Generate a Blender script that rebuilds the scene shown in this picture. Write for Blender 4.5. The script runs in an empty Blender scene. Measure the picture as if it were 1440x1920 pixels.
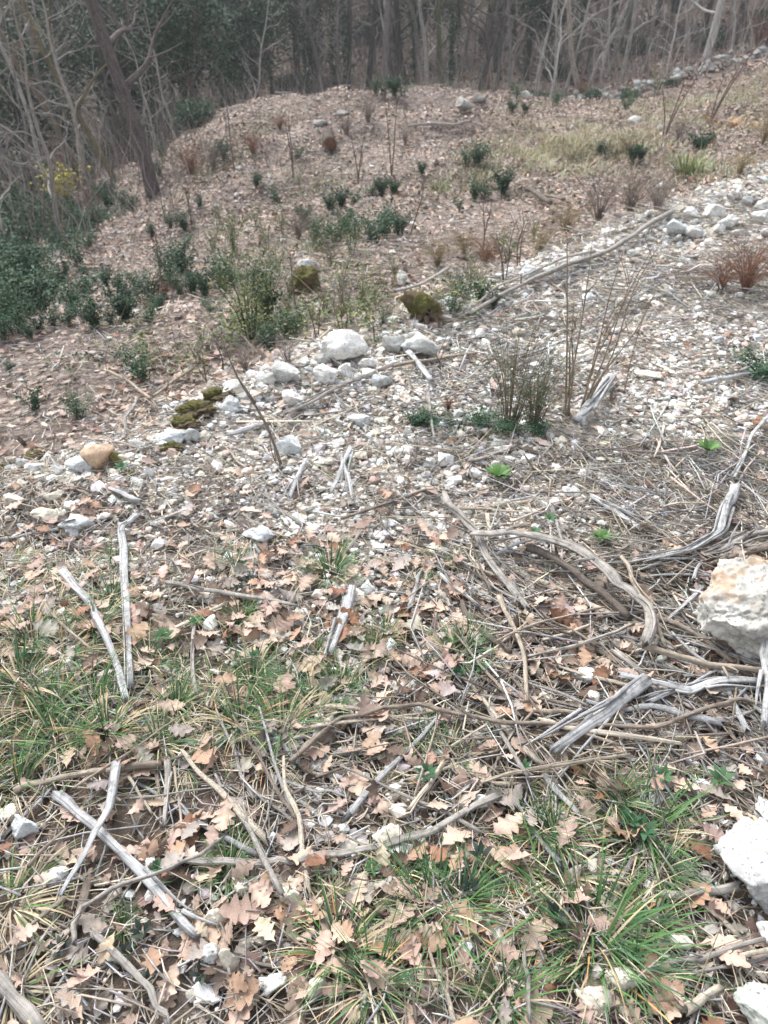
import bpy, bmesh, math, random
import numpy as np
from mathutils import Vector, noise as mnoise

SC = bpy.context.scene
random.seed(11)
rng = np.random.default_rng(11)

# ------------------------------------------------------------------ camera, sky, sun, exposure
PITCH = math.radians(33.0)
FPX = 1450.0                      # focal length in pixels of the 1440x1920 photograph
CAM_H = 1.6
cd = bpy.data.cameras.new("camera")
cam = bpy.data.objects.new("camera", cd)
SC.collection.objects.link(cam)
SC.camera = cam
cam.location = (0, 0, CAM_H)
cam.rotation_euler = (math.pi / 2 - PITCH, 0, 0)
cd.sensor_fit = 'VERTICAL'; cd.sensor_height = 24.0
cd.lens = 24.0 * FPX / 1920.0
cd.clip_start = 0.05; cd.clip_end = 2000
cd.dof.use_dof = True
cd.dof.focus_distance = 1.9
cd.dof.aperture_fstop = 4.0

w = bpy.data.worlds.new("World"); SC.world = w; w.use_nodes = True
nt = w.node_tree; nt.nodes.clear()
sky = nt.nodes.new('ShaderNodeTexSky'); sky.sky_type = 'NISHITA'; sky.sun_disc = False
SUN_EL, SUN_AZ = math.radians(52), math.radians(-35)
sky.sun_elevation = SUN_EL; sky.sun_rotation = SUN_AZ
sky.air_density = 1.0; sky.dust_density = 4.0; sky.ozone_density = 1.0
hs = nt.nodes.new('ShaderNodeHueSaturation'); hs.inputs['Saturation'].default_value = 0.30
bg = nt.nodes.new('ShaderNodeBackground'); bg.inputs['Strength'].default_value = 0.135
wo = nt.nodes.new('ShaderNodeOutputWorld')
nt.links.new(sky.outputs[0], hs.inputs['Color']); nt.links.new(hs.outputs[0], bg.inputs['Color'])
nt.links.new(bg.outputs[0], wo.inputs[0])

sd = bpy.data.lights.new("sun", 'SUN'); sd.energy = 1.3; sd.angle = math.radians(32); sd.color = (1.0, 0.985, 0.965)
sun = bpy.data.objects.new("sun", sd); SC.collection.objects.link(sun)
# direction towards the sun: Nishita azimuth is measured from +Y towards +X
sdir = Vector((math.sin(SUN_AZ) * math.cos(SUN_EL), math.cos(SUN_AZ) * math.cos(SUN_EL), math.sin(SUN_EL)))
sun.rotation_euler = sdir.to_track_quat('Z', 'Y').to_euler()

SC.view_settings.view_transform = 'Standard'; SC.view_settings.look = 'None'
SC.view_settings.exposure = 1.27; SC.view_settings.gamma = 1.0
SC.view_settings.use_curve_mapping = False
SC.render.engine = 'CYCLES'
SC.cycles.use_denoising = True
SC.cycles.max_bounces = 5; SC.cycles.diffuse_bounces = 3; SC.cycles.glossy_bounces = 2
SC.cycles.transparent_max_bounces = 6; SC.cycles.volume_bounces = 0

# ------------------------------------------------------------------ ground height
def sstep(a, b, x):
    t = np.clip((x - a) / (b - a), 0, 1); return t * t * (3 - 2 * t)

def vnoise(x, y, seed=0):
    x = np.asarray(x, float); y = np.asarray(y, float)
    xi = np.floor(x).astype(np.int64); yi = np.floor(y).astype(np.int64)
    fx = x - xi; fy = y - yi
    fx = fx * fx * (3 - 2 * fx); fy = fy * fy * (3 - 2 * fy)
    def h(a, b):
        n = (a * 374761393 + b * 668265263 + seed * 1442695041) & 0x7fffffff
        n = ((n ^ (n >> 13)) * 1274126177) & 0x7fffffff
        return ((n ^ (n >> 16)) & 0xffff) / 65535.0
    return (h(xi, yi) * (1 - fx) + h(xi + 1, yi) * fx) * (1 - fy) + (h(xi, yi + 1) * (1 - fx) + h(xi + 1, yi + 1) * fx) * fy

def fbm(x, y, seed=0, octv=4):
    s = 0; a = 0.5; tot = 0
    for o in range(octv):
        s = s + a * vnoise(x * 2 ** o, y * 2 ** o, seed + o * 17); tot += a; a *= 0.5
    return s / tot

CP = np.array([
 (0,0,0),(0,1.2,0),(2,2,.03),(-2,1,-.05),(3,5,.08),(-1.5,2.5,-.05),(-.2,4.2,-.02),(2.5,7,.1),(4,8.3,.18),(6,7,.35),(8,12,.55),(-1,2,0),(1.5,4,.02),
 (-3,5,-.35),(-3,7.5,-.62),(-6,8,-1.1),(-5.5,14,-1.5),(-10,14,-2.2),(-10,6,-1.4),(-6,3,-.6),(0,8,-.2),(3,12,.0),(-1,12,-.35),(0.8,17.2,.38),(-1.0,17.0,.30),(-2.5,16.8,.14),(-3.2,15,-.12),(-4.4,14.3,-.8),(2.2,17,.32),
 (3.6,16.5,.15),(1.,21,-.3),(4,21,-.2),(6,20,.05),(9,19,.8),(14,20,1.5),(-6,20,-1.6),(-14,22,-2.2),(0,26,-.5),(8,25,.3),(12,26,1.0),
 (-30,30,0),(-10,30,-.8),(0,32,.3),(10,32,1.5),(25,30,3.5),(-30,45,5),(0,45,5),(30,45,8),(-60,60,10),(0,60,10),(60,60,14),(-80,100,20),(0,100,22),(80,100,26),
 (0,-10,.3),(-20,-10,-1),(20,-10,1.5),(-30,10,-3),(30,10,3),(0,-60,1),(-60,0,-4),(60,0,5),(-60,-60,-3),(60,-60,4)], float)
def _tps():
    P = CP[:, :2] / 20.0; n = len(P)
    d2 = ((P[:, None] - P[None]) ** 2).sum(-1)
    K = np.where(d2 > 0, d2 * np.log(np.maximum(d2, 1e-12)), 0) + np.eye(n) * 2e-4
    Q = np.hstack([np.ones((n, 1)), P])
    A = np.block([[K, Q], [Q.T, np.zeros((3, 3))]])
    return np.linalg.solve(A, np.concatenate([CP[:, 2], np.zeros(3)]))
TW = _tps()
EX = np.array([-40, -8, -3, -1.5, -.2, 2.5, 3.9, 7, 40]); EY = np.array([-30, -4, 1.0, 2.55, 4.35, 7.2, 8.5, 11, 34])
def sdist(x, y):        # > 0 beyond the bank's edge (down the slope), < 0 on the stony bank
    return (y - np.interp(x, EX, EY) - 0.25 * (fbm(np.asarray(x) * 1.3 + 9, np.asarray(y) * 1.3, 5, 2) - .5)) * 0.69
def H(x, y):
    x = np.clip(np.asarray(x, float), -110, 110); y = np.clip(np.asarray(y, float), -80, 110)
    shp = x.shape; xf = x.ravel(); yf = y.ravel(); out = np.empty_like(xf)
    P = CP[:, :2] / 20.0
    for i in range(0, len(xf), 60000):
        X = xf[i:i + 60000] / 20; Y = yf[i:i + 60000] / 20
        d2 = (X[:, None] - P[:, 0]) ** 2 + (Y[:, None] - P[:, 1]) ** 2
        out[i:i + 60000] = (d2 * np.log(np.maximum(d2, 1e-12))) @ TW[:-3] + TW[-3] + TW[-2] * X + TW[-1] * Y
    z = out.reshape(shp)
    s = sdist(x, y)
    edge = np.clip(1 - np.abs(x - 1.5) / 14, 0, 1)
    z = z - 0.16 * sstep(0, 0.9, s) * edge + 0.05 * np.exp(-((s + .12) / .25) ** 2) * edge
    far = sstep(3, 12, np.hypot(x, y))
    z = z + (0.05 + .36 * far) * (fbm(x * (1.1 - .0 * far), y * 1.1, 3, 3) - .5) + 0.05 * (fbm(x * 3.1, y * 3.1, 8, 2) - .5)
    return z
Z0 = float(H(0.0, 0.0)); cam.location.z = CAM_H + Z0
CZ = CAM_H + Z0

# ---- a pixel of the photograph -> the point of the ground seen there
cP, sP = math.cos(PITCH), math.sin(PITCH)
TT = np.geomspace(0.5, 140, 700)
def at(u, v):
    X = (u - 720) / FPX; Y = (960 - v) / FPX
    d = np.array([X, cP + Y * sP, -sP + Y * cP])
    px = d[0] * TT; py = d[1] * TT; pz = CZ + d[2] * TT
    h = H(px, py); below = np.nonzero(pz < h)[0]
    if len(below) == 0: i = len(TT) - 1; t = TT[i]
    else:
        i = max(below[0], 1); a = pz[i - 1] - h[i - 1]; b = h[i] - pz[i]
        t = TT[i - 1] + (TT[i] - TT[i - 1]) * a / max(a + b, 1e-9)
    x, y = d[0] * t, d[1] * t
    return Vector((x, y, float(H(x, y)))), t          # t = depth along the view axis
def at_y(u, y):                                        # ground point at column u and distance y
    z = 0.0; x = 0.0
    for _ in range(4):
        t = y * cP + (CZ - z) * sP; x = (u - 720) / FPX * t; z = float(H(x, y))
    return Vector((x, y, z)), t

# ------------------------------------------------------------------ mesh helpers
COL = SC.collection
def mkmesh(name, V, F, mat=None, col=None, tex=None, smooth=True):
    V = np.ascontiguousarray(V, np.float32); F = np.ascontiguousarray(F, np.int32)
    me = bpy.data.meshes.new(name); k = F.shape[1]
    me.vertices.add(len(V)); me.vertices.foreach_set("co", V.ravel())
    me.loops.add(F.size); me.loops.foreach_set("vertex_index", F.ravel())
    me.polygons.add(len(F)); me.polygons.foreach_set("loop_start", np.arange(0, F.size, k, dtype=np.int32))
    try: me.polygons.foreach_set("loop_total", np.full(len(F), k, np.int32))
    except Exception: pass
    me.polygons.foreach_set("use_smooth", np.full(len(F), smooth))
    if col is not None:
        a = me.attributes.new("Col", 'FLOAT_COLOR', 'POINT')
        c = np.ones((len(V), 4), np.float32); c[:, :3] = col; a.data.foreach_set("color", c.ravel())
    if tex is not None:
        a = me.attributes.new("tex", 'FLOAT_VECTOR', 'POINT'); a.data.foreach_set("vector", np.ascontiguousarray(tex, np.float32).ravel())
    me.update(calc_edges=True)
    if mat: me.materials.append(mat)
    return me
def ob(name, me, parent=None, loc=None, rot=None, scale=None, color=None):
    o = bpy.data.objects.new(name, me); COL.objects.link(o)
    if parent: o.parent = parent
    if loc is not None: o.location = loc
    if rot is not None: o.rotation_euler = rot
    if scale is not None: o.scale = scale if hasattr(scale, '__len__') else (scale,) * 3
    if color is not None: o.color = (*color, 1)
    return o
def tag(o, label, cat, group=None):
    o['label'] = label; o['category'] = cat
    if group: o['group'] = group
    return o
def empty(name, loc, rot=(0, 0, 0), scale=1):
    o = bpy.data.objects.new(name, None); COL.objects.link(o); o.location = loc; o.rotation_euler = rot
    o.scale = (scale,) * 3 if not hasattr(scale, '__len__') else scale; o.empty_display_size = .05; return o

def tube(P, R, sides=6, seg=4, rough=0.0, flat=1.0, ph=None, jag=0.0, L0=0.0, smoothpath=True):
    """swept tube through control points P with radii R -> V, F(tri), tex"""
    P = np.asarray(P, float); R = np.asarray(R, float); n = len(P)
    if smoothpath and n > 2:
        Q = np.vstack([2 * P[0] - P[1], P, 2 * P[-1] - P[-2]]); pts = []; rr = []
        for i in range(n - 1):
            p0, p1, p2, p3 = Q[i], Q[i + 1], Q[i + 2], Q[i + 3]
            for k in range(seg):
                t = k / seg
                pts.append(.5 * ((2 * p1) + (p2 - p0) * t + (2 * p0 - 5 * p1 + 4 * p2 - p3) * t * t + (3 * p1 - p0 - 3 * p2 + p3) * t ** 3))
                rr.append(R[i] * (1 - t) + R[i + 1] * t)
        pts.append(P[-1]); rr.append(R[-1])
    else:
        t = np.linspace(0, n - 1, (n - 1) * seg + 1); pts = np.stack([np.interp(t, range(n), P[:, k]) for k in range(3)], 1); rr = np.interp(t, range(n), R)
    pts = np.array(pts); rr = np.array(rr); m = len(pts)
    T = np.gradient(pts, axis=0); T /= np.linalg.norm(T, axis=1)[:, None] + 1e-9
    up = np.array([0, 0, 1.0]) if abs(T[:, 2].mean()) < .8 else np.array([1.0, 0, 0])
    S = np.cross(T, up); S /= np.linalg.norm(S, axis=1)[:, None] + 1e-9
    U = np.cross(S, T)
    ang = np.linspace(0, 2 * math.pi, sides, endpoint=False) + (ph or 0)
    ln = L0 + np.concatenate([[0], np.cumsum(np.linalg.norm(np.diff(pts, axis=0), axis=1))])
    rad = np.repeat(rr[:, None], sides, 1)
    if rough > 0:
        prof = 1 + rough * (rng.random(sides) - .5) * 2
        rad = rad * prof[None] * (1 + rough * .5 * (rng.random((m, sides)) - .5))
    V = pts[:, None] + rad[..., None] * (np.cos(ang)[None, :, None] * S[:, None] + flat * np.sin(ang)[None, :, None] * U[:, None])
    if jag > 0:
        V[0] -= T[0] * (rng.random((sides, 1)) * jag * rr[0]); V[-1] += T[-1] * (rng.random((sides, 1)) * jag * rr[-1])
    a = np.arange(m - 1)[:, None] * sides + np.arange(sides)[None]
    b = np.arange(m - 1)[:, None] * sides + (np.arange(sides)[None] + 1) % sides
    F = np.concatenate([np.stack([a, b, b + sides], -1).reshape(-1, 3), np.stack([a, b + sides, a + sides], -1).reshape(-1, 3)])
    tx = np.stack([np.cos(ang)[None] * rr.mean() + 0 * rad, np.sin(ang)[None] * rr.mean() + 0 * rad, np.repeat(ln[:, None], sides, 1)], -1)
    V = V.reshape(-1, 3); tx = tx.reshape(-1, 3)
    c0 = len(V); V = np.vstack([V, pts[0], pts[-1]]); tx = np.vstack([tx, [0, 0, ln[0]], [0, 0, ln[-1]]])
    k = np.arange(sides); k1 = (k + 1) % sides; e = (m - 1) * sides
    F = np.vstack([F, np.stack([k1, k, np.full(sides, c0)], -1), np.stack([e + k, e + k1, np.full(sides, c0 + 1)], -1)])
    return V, F, tx
class MB:
    def __init__(s): s.V = []; s.F = []; s.C = []; s.T = []; s.n = 0
    def add(s, V, F, col=(1, 1, 1), tex=None):
        s.V.append(V); s.F.append(F + s.n); s.n += len(V)
        s.C.append(np.broadcast_to(np.asarray(col, float), (len(V), 3))); s.T.append(V if tex is None else tex)
    def tube(s, P, R, col=(1, 1, 1), **k):
        V, F, T = tube(P, R, **k); s.add(V, F, col, T)
    def mesh(s, name, mat, smooth=True):
        return mkmesh(name, np.vstack(s.V), np.vstack(s.F), mat, np.vstack(s.C), np.vstack(s.T), smooth)

def rotmats(az, tilt, taz, n):
    """rotation about z by az, then a tilt of angle tilt about a horizontal axis at taz"""
    c, s = np.cos(az), np.sin(az); Z = np.zeros((n, 3, 3)); Z[:, 0, 0] = c; Z[:, 0, 1] = -s; Z[:, 1, 0] = s; Z[:, 1, 1] = c; Z[:, 2, 2] = 1
    ax = np.stack([np.cos(taz), np.sin(taz), 0 * taz], 1); ct, st = np.cos(tilt), np.sin(tilt)
    K = np.zeros((n, 3, 3)); K[:, 0, 2] = ax[:, 1]; K[:, 1, 2] = -ax[:, 0]; K[:, 2, 0] = -ax[:, 1]; K[:, 2, 1] = ax[:, 0]
    A = np.eye(3)[None] + st[:, None, None] * K + (1 - ct)[:, None, None] * (K @ K)
    return A @ Z
def scatter(tmpl, loc, M, col):
    """many transformed copies of templates [(V,F,shade)] -> merged arrays"""
    n = len(loc); pick = rng.integers(0, len(tmpl), n); Vs = []; Fs = []; Cs = []; base = 0
    for k, (V, F, sh) in enumerate(tmpl):
        ix = np.nonzero(pick == k)[0]
        if len(ix) == 0: continue
        vv = np.einsum('nij,vj->nvi', M[ix], V) + loc[ix][:, None]
        Vs.append(vv.reshape(-1, 3)); Fs.append((F[None] + (np.arange(len(ix)) * len(V))[:, None, None] + base).reshape(-1, 3))
        Cs.append((col[ix][:, None] * sh[None, :, None]).reshape(-1, 3)); base += len(ix) * len(V)
    return np.vstack(Vs), np.vstack(Fs), np.vstack(Cs)

def in_view(x, y, z=None, margin=0.12):
    """inside the camera's wedge plus a margin, so that a step to the side still finds the ground covered"""
    if z is None: z = 0 * x
    dep = y * cP + (CZ - z) * sP
    u = x / np.maximum(dep, .05); vv = ((z - CZ) * cP + y * sP) / np.maximum(dep, .05)
    return (dep > .2) & (np.abs(u) < .4966 + margin) & (vv > -.662 - margin * 1.5) & (vv < .75)

# ------------------------------------------------------------------ materials
def newmat(name, rough=0.8, spec=0.3):
    m = bpy.data.materials.new(name); m.use_nodes = True; n = m.node_tree; b = n.nodes['Principled BSDF']
    b.inputs['Roughness'].default_value = rough; b.inputs['Specular IOR Level'].default_value = spec
    return m, n, b
def N(n, t, **k):
    x = n.nodes.new(t)
    for a, v in k.items():
        if a.startswith('i_'): x.inputs[a[2:].replace('_', ' ')].default_value = v
        else: setattr(x, a, v)
    return x
def mixc(n, fac, a, b, mode='MIX'):
    x = n.nodes.new('ShaderNodeMix'); x.data_type = 'RGBA'; x.blend_type = mode
    for s, v in ((x.inputs[0], fac), (x.inputs[6], a), (x.inputs[7], b)):
        if hasattr(v, 'links') or hasattr(v, 'is_output'): n.links.new(v, s)
        elif isinstance(v, (int, float)): s.default_value = v
        else: s.default_value = (*v, 1) if len(v) == 3 else v
    return x.outputs[2]
def ramp(n, src, pts):
    r = n.nodes.new('ShaderNodeValToRGB'); e = r.color_ramp.elements
    while len(e) < len(pts): e.new(.5)
    for k, (p, c) in enumerate(pts):
        e[k].position = p; e[k].color = (c, c, c, 1) if isinstance(c, (int, float)) else (*c, 1)
    n.links.new(src, r.inputs[0]); return r.outputs[0]
def basecol(n):
    a = N(n, 'ShaderNodeAttribute', attribute_name='Col'); o = N(n, 'ShaderNodeObjectInfo')
    return mixc(n, 1.0, a.outputs['Color'], o.outputs['Color'], 'MULTIPLY')
def noise(n, vec, scale, detail=4, rough=.6):
    x = N(n, 'ShaderNodeTexNoise', i_Scale=scale, i_Detail=detail, i_Roughness=rough)
    if vec is not None: n.links.new(vec, x.inputs['Vector'])
    return x.outputs['Fac']
def bump(n, b, h, strength, dist):
    x = N(n, 'ShaderNodeBump', i_Strength=strength, i_Distance=dist); n.links.new(h, x.inputs['Height']); n.links.new(x.outputs[0], b.inputs['Normal'])
def M_simple(name, rough=.8, spec=.25, nscale=60, lo=.6, hi=1.25, bs=0.4, bd=.002):
    m, n, b = newmat(name, rough, spec); tc = N(n, 'ShaderNodeTexCoord')
    f = noise(n, tc.outputs['Object'], nscale, 4); sh = ramp(n, f, [(.25, lo), (.75, hi)])
    n.links.new(mixc(n, 1.0, basecol(n), sh, 'MULTIPLY'), b.inputs['Base Color'])
    if bs: bump(n, b, f, bs, bd)
    return m
M_leaf = M_simple('dry_leaf', .6, .3, 45, .68, 1.2, .5, .003)
M_blade = M_simple('grass_blade', .5, .35, 14, .75, 1.2, 0)
M_green = M_simple('evergreen_leaf', .6, .25, 20, .7, 1.3, 0)
M_twig = M_simple('twig', .85, .2, 80, .6, 1.25, .5, .001)
M_gravel = M_simple('gravel', .9, .15, 90, .72, 1.12, .6, .003)
def M_wood_(name, crack=.35, fine=260, along=7):
    m, n, b = newmat(name, .9, .15)
    a = N(n, 'ShaderNodeAttribute', attribute_name='tex'); mp = N(n, 'ShaderNodeMapping'); mp.inputs['Scale'].default_value = (fine, fine, along)
    n.links.new(a.outputs['Vector'], mp.inputs['Vector'])
    oi = N(n, 'ShaderNodeObjectInfo'); va = N(n, 'ShaderNodeVectorMath', operation='ADD')
    sc = N(n, 'ShaderNodeVectorMath', operation='SCALE'); sc.inputs['Scale'].default_value = 40
    cx = N(n, 'ShaderNodeCombineXYZ'); n.links.new(oi.outputs['Random'], cx.inputs[2]); n.links.new(cx.outputs[0], sc.inputs[0])
    n.links.new(mp.outputs[0], va.inputs[0]); n.links.new(sc.outputs[0], va.inputs[1])
    f = noise(n, va.outputs[0], 1.0, 5, .65); g = noise(n, N(n, 'ShaderNodeTexCoord').outputs['Object'], 34, 5, .7)
    sh = ramp(n, f, [(.3, crack), (.47, .85), (.7, 1.22)]); sh2 = ramp(n, g, [(.32, .45), (.48, .92), (.7, 1.2)])
    c = mixc(n, 1.0, mixc(n, 1.0, basecol(n), sh, 'MULTIPLY'), sh2, 'MULTIPLY')
    n.links.new(c, b.inputs['Base Color']); bump(n, b, f, .8, .004)
    return m
M_wood = M_wood_('weathered_wood', .32, 200, 6)
M_stick = M_wood_('stick_bark', .5, 260, 22)
M_bark = M_wood_('tree_bark', .45, 26, 5)
def M_rock_(name, stain=0.0, lichen=.5, moss=0.0):
    m, n, b = newmat(name, .88, .2); tc = N(n, 'ShaderNodeTexCoord'); oi = N(n, 'ShaderNodeObjectInfo')
    va = N(n, 'ShaderNodeVectorMath', operation='ADD'); cx = N(n, 'ShaderNodeCombineXYZ')
    mu = N(n, 'ShaderNodeMath', operation='MULTIPLY'); mu.inputs[1].default_value = 31.0
    n.links.new(oi.outputs['Random'], mu.inputs[0]); n.links.new(mu.outputs[0], cx.inputs[0])
    n.links.new(tc.outputs['Object'], va.inputs[0]); n.links.new(cx.outputs[0], va.inputs[1]); p = va.outputs[0]
    big = noise(n, p, 9, 3); fine = noise(n, p, 48, 6, .7); sp = noise(n, p, 120, 3, .6)
    c = mixc(n, 1.0, basecol(n), ramp(n, fine, [(.3, .62), (.5, .95), (.7, 1.08)]), 'MULTIPLY')
    c = mixc(n, ramp(n, big, [(.5, 0.0), (.66, lichen)]), c, (.30, .30, .27))
    c = mixc(n, ramp(n, noise(n, p, 17, 5, .7), [(.52, 0.0), (.68, .55)]), c, (.36, .31, .25))
    pit = ramp(n, sp, [(.33, .75), (.41, 0.0)])
    c = mixc(n, pit, c, (.13, .12, .1))
    if stain:
        sn = noise(n, p, 6.5, 3); c = mixc(n, ramp(n, sn, [(.54, 0.0), (.62, stain)]), c, (.56, .36, .22))
    if moss:
        gm = N(n, 'ShaderNodeNewGeometry'); sx = N(n, 'ShaderNodeSeparateXYZ'); n.links.new(gm.outputs['Normal'], sx.inputs[0])
        ad = N(n, 'ShaderNodeMath', operation='MULTIPLY_ADD'); n.links.new(big, ad.inputs[0]); ad.inputs[1].default_value = 1.6; n.links.new(sx.outputs[2], ad.inputs[2])
        c = mixc(n, ramp(n, ad.outputs[0], [(.0, 0.0), (1.0, moss)]) , c, (.12, .115, .02))
    n.links.new(c, b.inputs['Base Color']); bump(n, b, mixc(n, .5, fine, big), .7, .012)
    return m
M_rock = M_rock_('limestone'); M_rock_st = M_rock_('stained_limestone', .6, .8); M_rock_or = M_rock_('orange_limestone', .5, .3); M_rock_ms = M_rock_('mossy_limestone', 0, .4, .9)
def M_moss_():
    m, n, b = newmat('moss', .95, .1); tc = N(n, 'ShaderNodeTexCoord'); f = noise(n, tc.outputs['Object'], 70, 5, .7); g = noise(n, tc.outputs['Object'], 9, 3)
    c = mixc(n, f, (.06, .06, .025), (.24, .23, .08)); c = mixc(n, ramp(n, g, [(.46, 0.), (.56, .9)]), c, (.17, .125, .09))
    n.links.new(c, b.inputs['Base Color']); bump(n, b, f, 1, .02); return m
M_moss = M_moss_()
def M_ground_():
    m, n, b = newmat('ground', .95, .1); tc = N(n, 'ShaderNodeTexCoord'); p = tc.outputs['Object']
    a = N(n, 'ShaderNodeAttribute', attribute_name='Col').outputs['Color']
    f1 = noise(n, p, 1.7, 4); f2 = noise(n, p, 14, 5, .7); f3 = noise(n, p, 75, 4, .7)
    vo = N(n, 'ShaderNodeTexVoronoi', i_Scale=38.0); n.links.new(p, vo.inputs['Vector'])
    c = mixc(n, 1., a, ramp(n, f1, [(.3, .75), (.7, 1.2)]), 'MULTIPLY')
    c = mixc(n, 1., c, ramp(n, f2, [(.3, .5), (.7, 1.4)]), 'MULTIPLY')
    sepc = N(n, 'ShaderNodeSeparateColor'); n.links.new(vo.outputs['Color'], sepc.inputs[0])
    c = mixc(n, 1., c, ramp(n, sepc.outputs[0], [(.0, .6), (.55, 1.0), (1., 1.7)]), 'MULTIPLY')
    n.links.new(c, b.inputs['Base Color']); bump(n, b, mixc(n, .6, f2, f3), .9, .03); return m
M_ground = M_ground_()

# ------------------------------------------------------------------ the ground: one sheet to the horizon
def warp(n, sp, k, c): 
    i = np.arange(-n, n + 1); return c + sp / k * np.sinh(i * k)
gx = warp(215, .032, .0305, 0.3); gy = warp(215, .032, .0305, 3.0)
GX, GY = np.meshgrid(gx, gy, indexing='ij'); GZ = H(GX, GY)
def ground_mask(x, y):
    s = sdist(x, y); g = sstep(.5, -.05, s) * sstep(1.6, 2.5, y + .35 * x * (x < 0) + .5 * (fbm(x * 1.5, y * 1.5, 21, 2) - .5)) * sstep(-6.5, -3.8, s * 1.0)
    return g
gm = ground_mask(GX, GY).ravel()[:, None]
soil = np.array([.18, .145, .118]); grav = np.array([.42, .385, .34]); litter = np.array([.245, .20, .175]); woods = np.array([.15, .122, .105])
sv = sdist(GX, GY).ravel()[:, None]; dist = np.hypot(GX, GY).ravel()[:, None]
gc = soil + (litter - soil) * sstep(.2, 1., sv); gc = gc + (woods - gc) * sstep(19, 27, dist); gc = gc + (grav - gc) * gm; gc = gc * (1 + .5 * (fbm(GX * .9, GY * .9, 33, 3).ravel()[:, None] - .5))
V = np.stack([GX.ravel(), GY.ravel(), GZ.ravel()], 1); nx, ny = GX.shape
ii = (np.arange(nx - 1)[:, None] * ny + np.arange(ny - 1)[None]).ravel()
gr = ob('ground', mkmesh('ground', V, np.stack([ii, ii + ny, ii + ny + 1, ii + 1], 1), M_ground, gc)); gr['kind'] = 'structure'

# ------------------------------------------------------------------ templates
def ico(sub):
    bm = bmesh.new(); bmesh.ops.create_icosphere(bm, subdivisions=sub, radius=1.0)
    V = np.array([v.co[:] for v in bm.verts]); F = np.array([[v.index for v in f.verts] for f in bm.faces]); bm.free(); return V, F
ICO = {k: ico(k + 1) for k in (0, 1, 2, 3, 4, 5)}
def n3(V, f, seed):
    o = Vector((seed * 1.37 % 50, seed * 2.11 % 50, seed * .73 % 50))
    return np.array([mnoise.fractal(Vector(v) * f + o, 1.0, 2.0, 3) for v in V])
def rockV(sub, seed, sx=1, sy=.8, sz=.6, cuts=9, amp=.12, f=1.6):
    r = np.random.default_rng(seed); V, F = ICO[sub]; V = V.copy()
    for _ in range(cuts + 3):
        d = r.normal(size=3); d /= np.linalg.norm(d); o = r.uniform(.48, .86); V = V - np.maximum(V @ d - o, 0)[:, None] * d
    V = V / np.abs(V).max(0) * .93
    V = V * (1 + amp * n3(V, f, seed)[:, None] + amp * .55 * n3(V, f * 3.5, seed + 9)[:, None] + amp * .3 * n3(V, f * 9, seed + 4)[:, None])
    return V * np.array([sx, sy, sz]), F

def leafT(seed, det=2):
    """lobed oak leaf, stem at the origin pointing -y, length 1; curled"""
    r = np.random.default_rng(seed)
    if det == 2: ys = np.linspace(0, 1, 18)
    elif det == 1: ys = np.linspace(0, 1, 7)
    else: ys = np.array([0, .5, 1.])
    env = np.sin(np.pi * np.clip(ys, 0, 1) ** 1.25) ** .8 * r.uniform(.25, .35)
    env[-1] = .03; env[0] = .015
    wL, wR = env.copy(), env.copy()
    if det >= 1:
        for wv, ph in ((wL, 0), (wR, r.integers(0, 2))):
            if det == 2:
                lob = np.cos(2 * np.pi * (ys * 4.3 + r.uniform(-.1, .1) + .25 * ph)); wv *= np.where(lob > -.2, .92 + .1 * lob, .92 + .42 * lob); wv *= r.uniform(.93, 1.07, len(ys))
            else:
                k = (np.arange(len(ys)) + ph) % 2 == 0
                wv[k] *= r.uniform(.5, .7)
    k_ = 2.0 if seed % 3 == 0 else 1.0; cu, bend, tw = k_ * r.uniform(-1.9, 1.9), k_ * r.uniform(-1.1, 1.1), k_ * r.uniform(-.7, .7)
    V = []
    for i, y in enumerate(ys):
        for side, wv in ((-1, wL[i]), (0, 0), (1, wR[i])):
            x = side * wv; a = tw * (y - .5)
            z = cu * x * x + bend * (y - .5) ** 2 * .5 + abs(x) * r.uniform(-.12, .2)
            yy = y + (.07 if side else 0) * (1 if det else 0)
            V.append((x * math.cos(a), yy - .5, z + x * math.sin(a)))
    V = np.array(V); F = []
    for i in range(len(ys) - 1):
        a = i * 3
        F += [(a, a + 1, a + 4), (a, a + 4, a + 3), (a + 1, a + 2, a + 5), (a + 1, a + 5, a + 4)]
    if det == 2:
        k = len(V); V = np.vstack([V, [(-.008, -.5, 0), (.008, -.5, 0), (0, -.68, .02)]]); F.append((k, k + 2, k + 1))
    sh = np.ones(len(V)); sh[1:len(ys) * 3:3] = 1.12
    V[:, 2] -= V[:, 2].min() * .6
    return V, np.array(F), sh
LEAF2 = [leafT(s, 2) for s in range(14)]; LEAF1 = [leafT(s, 1) for s in range(30, 38)]; LEAF0 = [leafT(s, 0) for s in range(60, 64)]
LEAFCOL = {'pale tan': (.53, .405, .32), 'pinkish brown': (.45, .325, .265), 'light brown': (.43, .285, .20), 'russet': (.27, .14, .085), 'dark brown': (.12, .08, .06), 'greyish': (.38, .335, .30)}
LN = list(LEAFCOL); LC = np.array([LEAFCOL[k] for k in LN]); LP = [.29, .29, .11, .05, .09, .17]
def jitter(c, s=.12):
    return np.clip(c * (1 + rng.normal(0, s, (len(c), 1))) * (1 + rng.normal(0, .03, c.shape)), .01, .9)

def pts(n, x0, x1, y0, y1): return rng.uniform(x0, x1, n), rng.uniform(y0, y1, n)
def zoff(x, y): return H(x, y)

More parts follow.
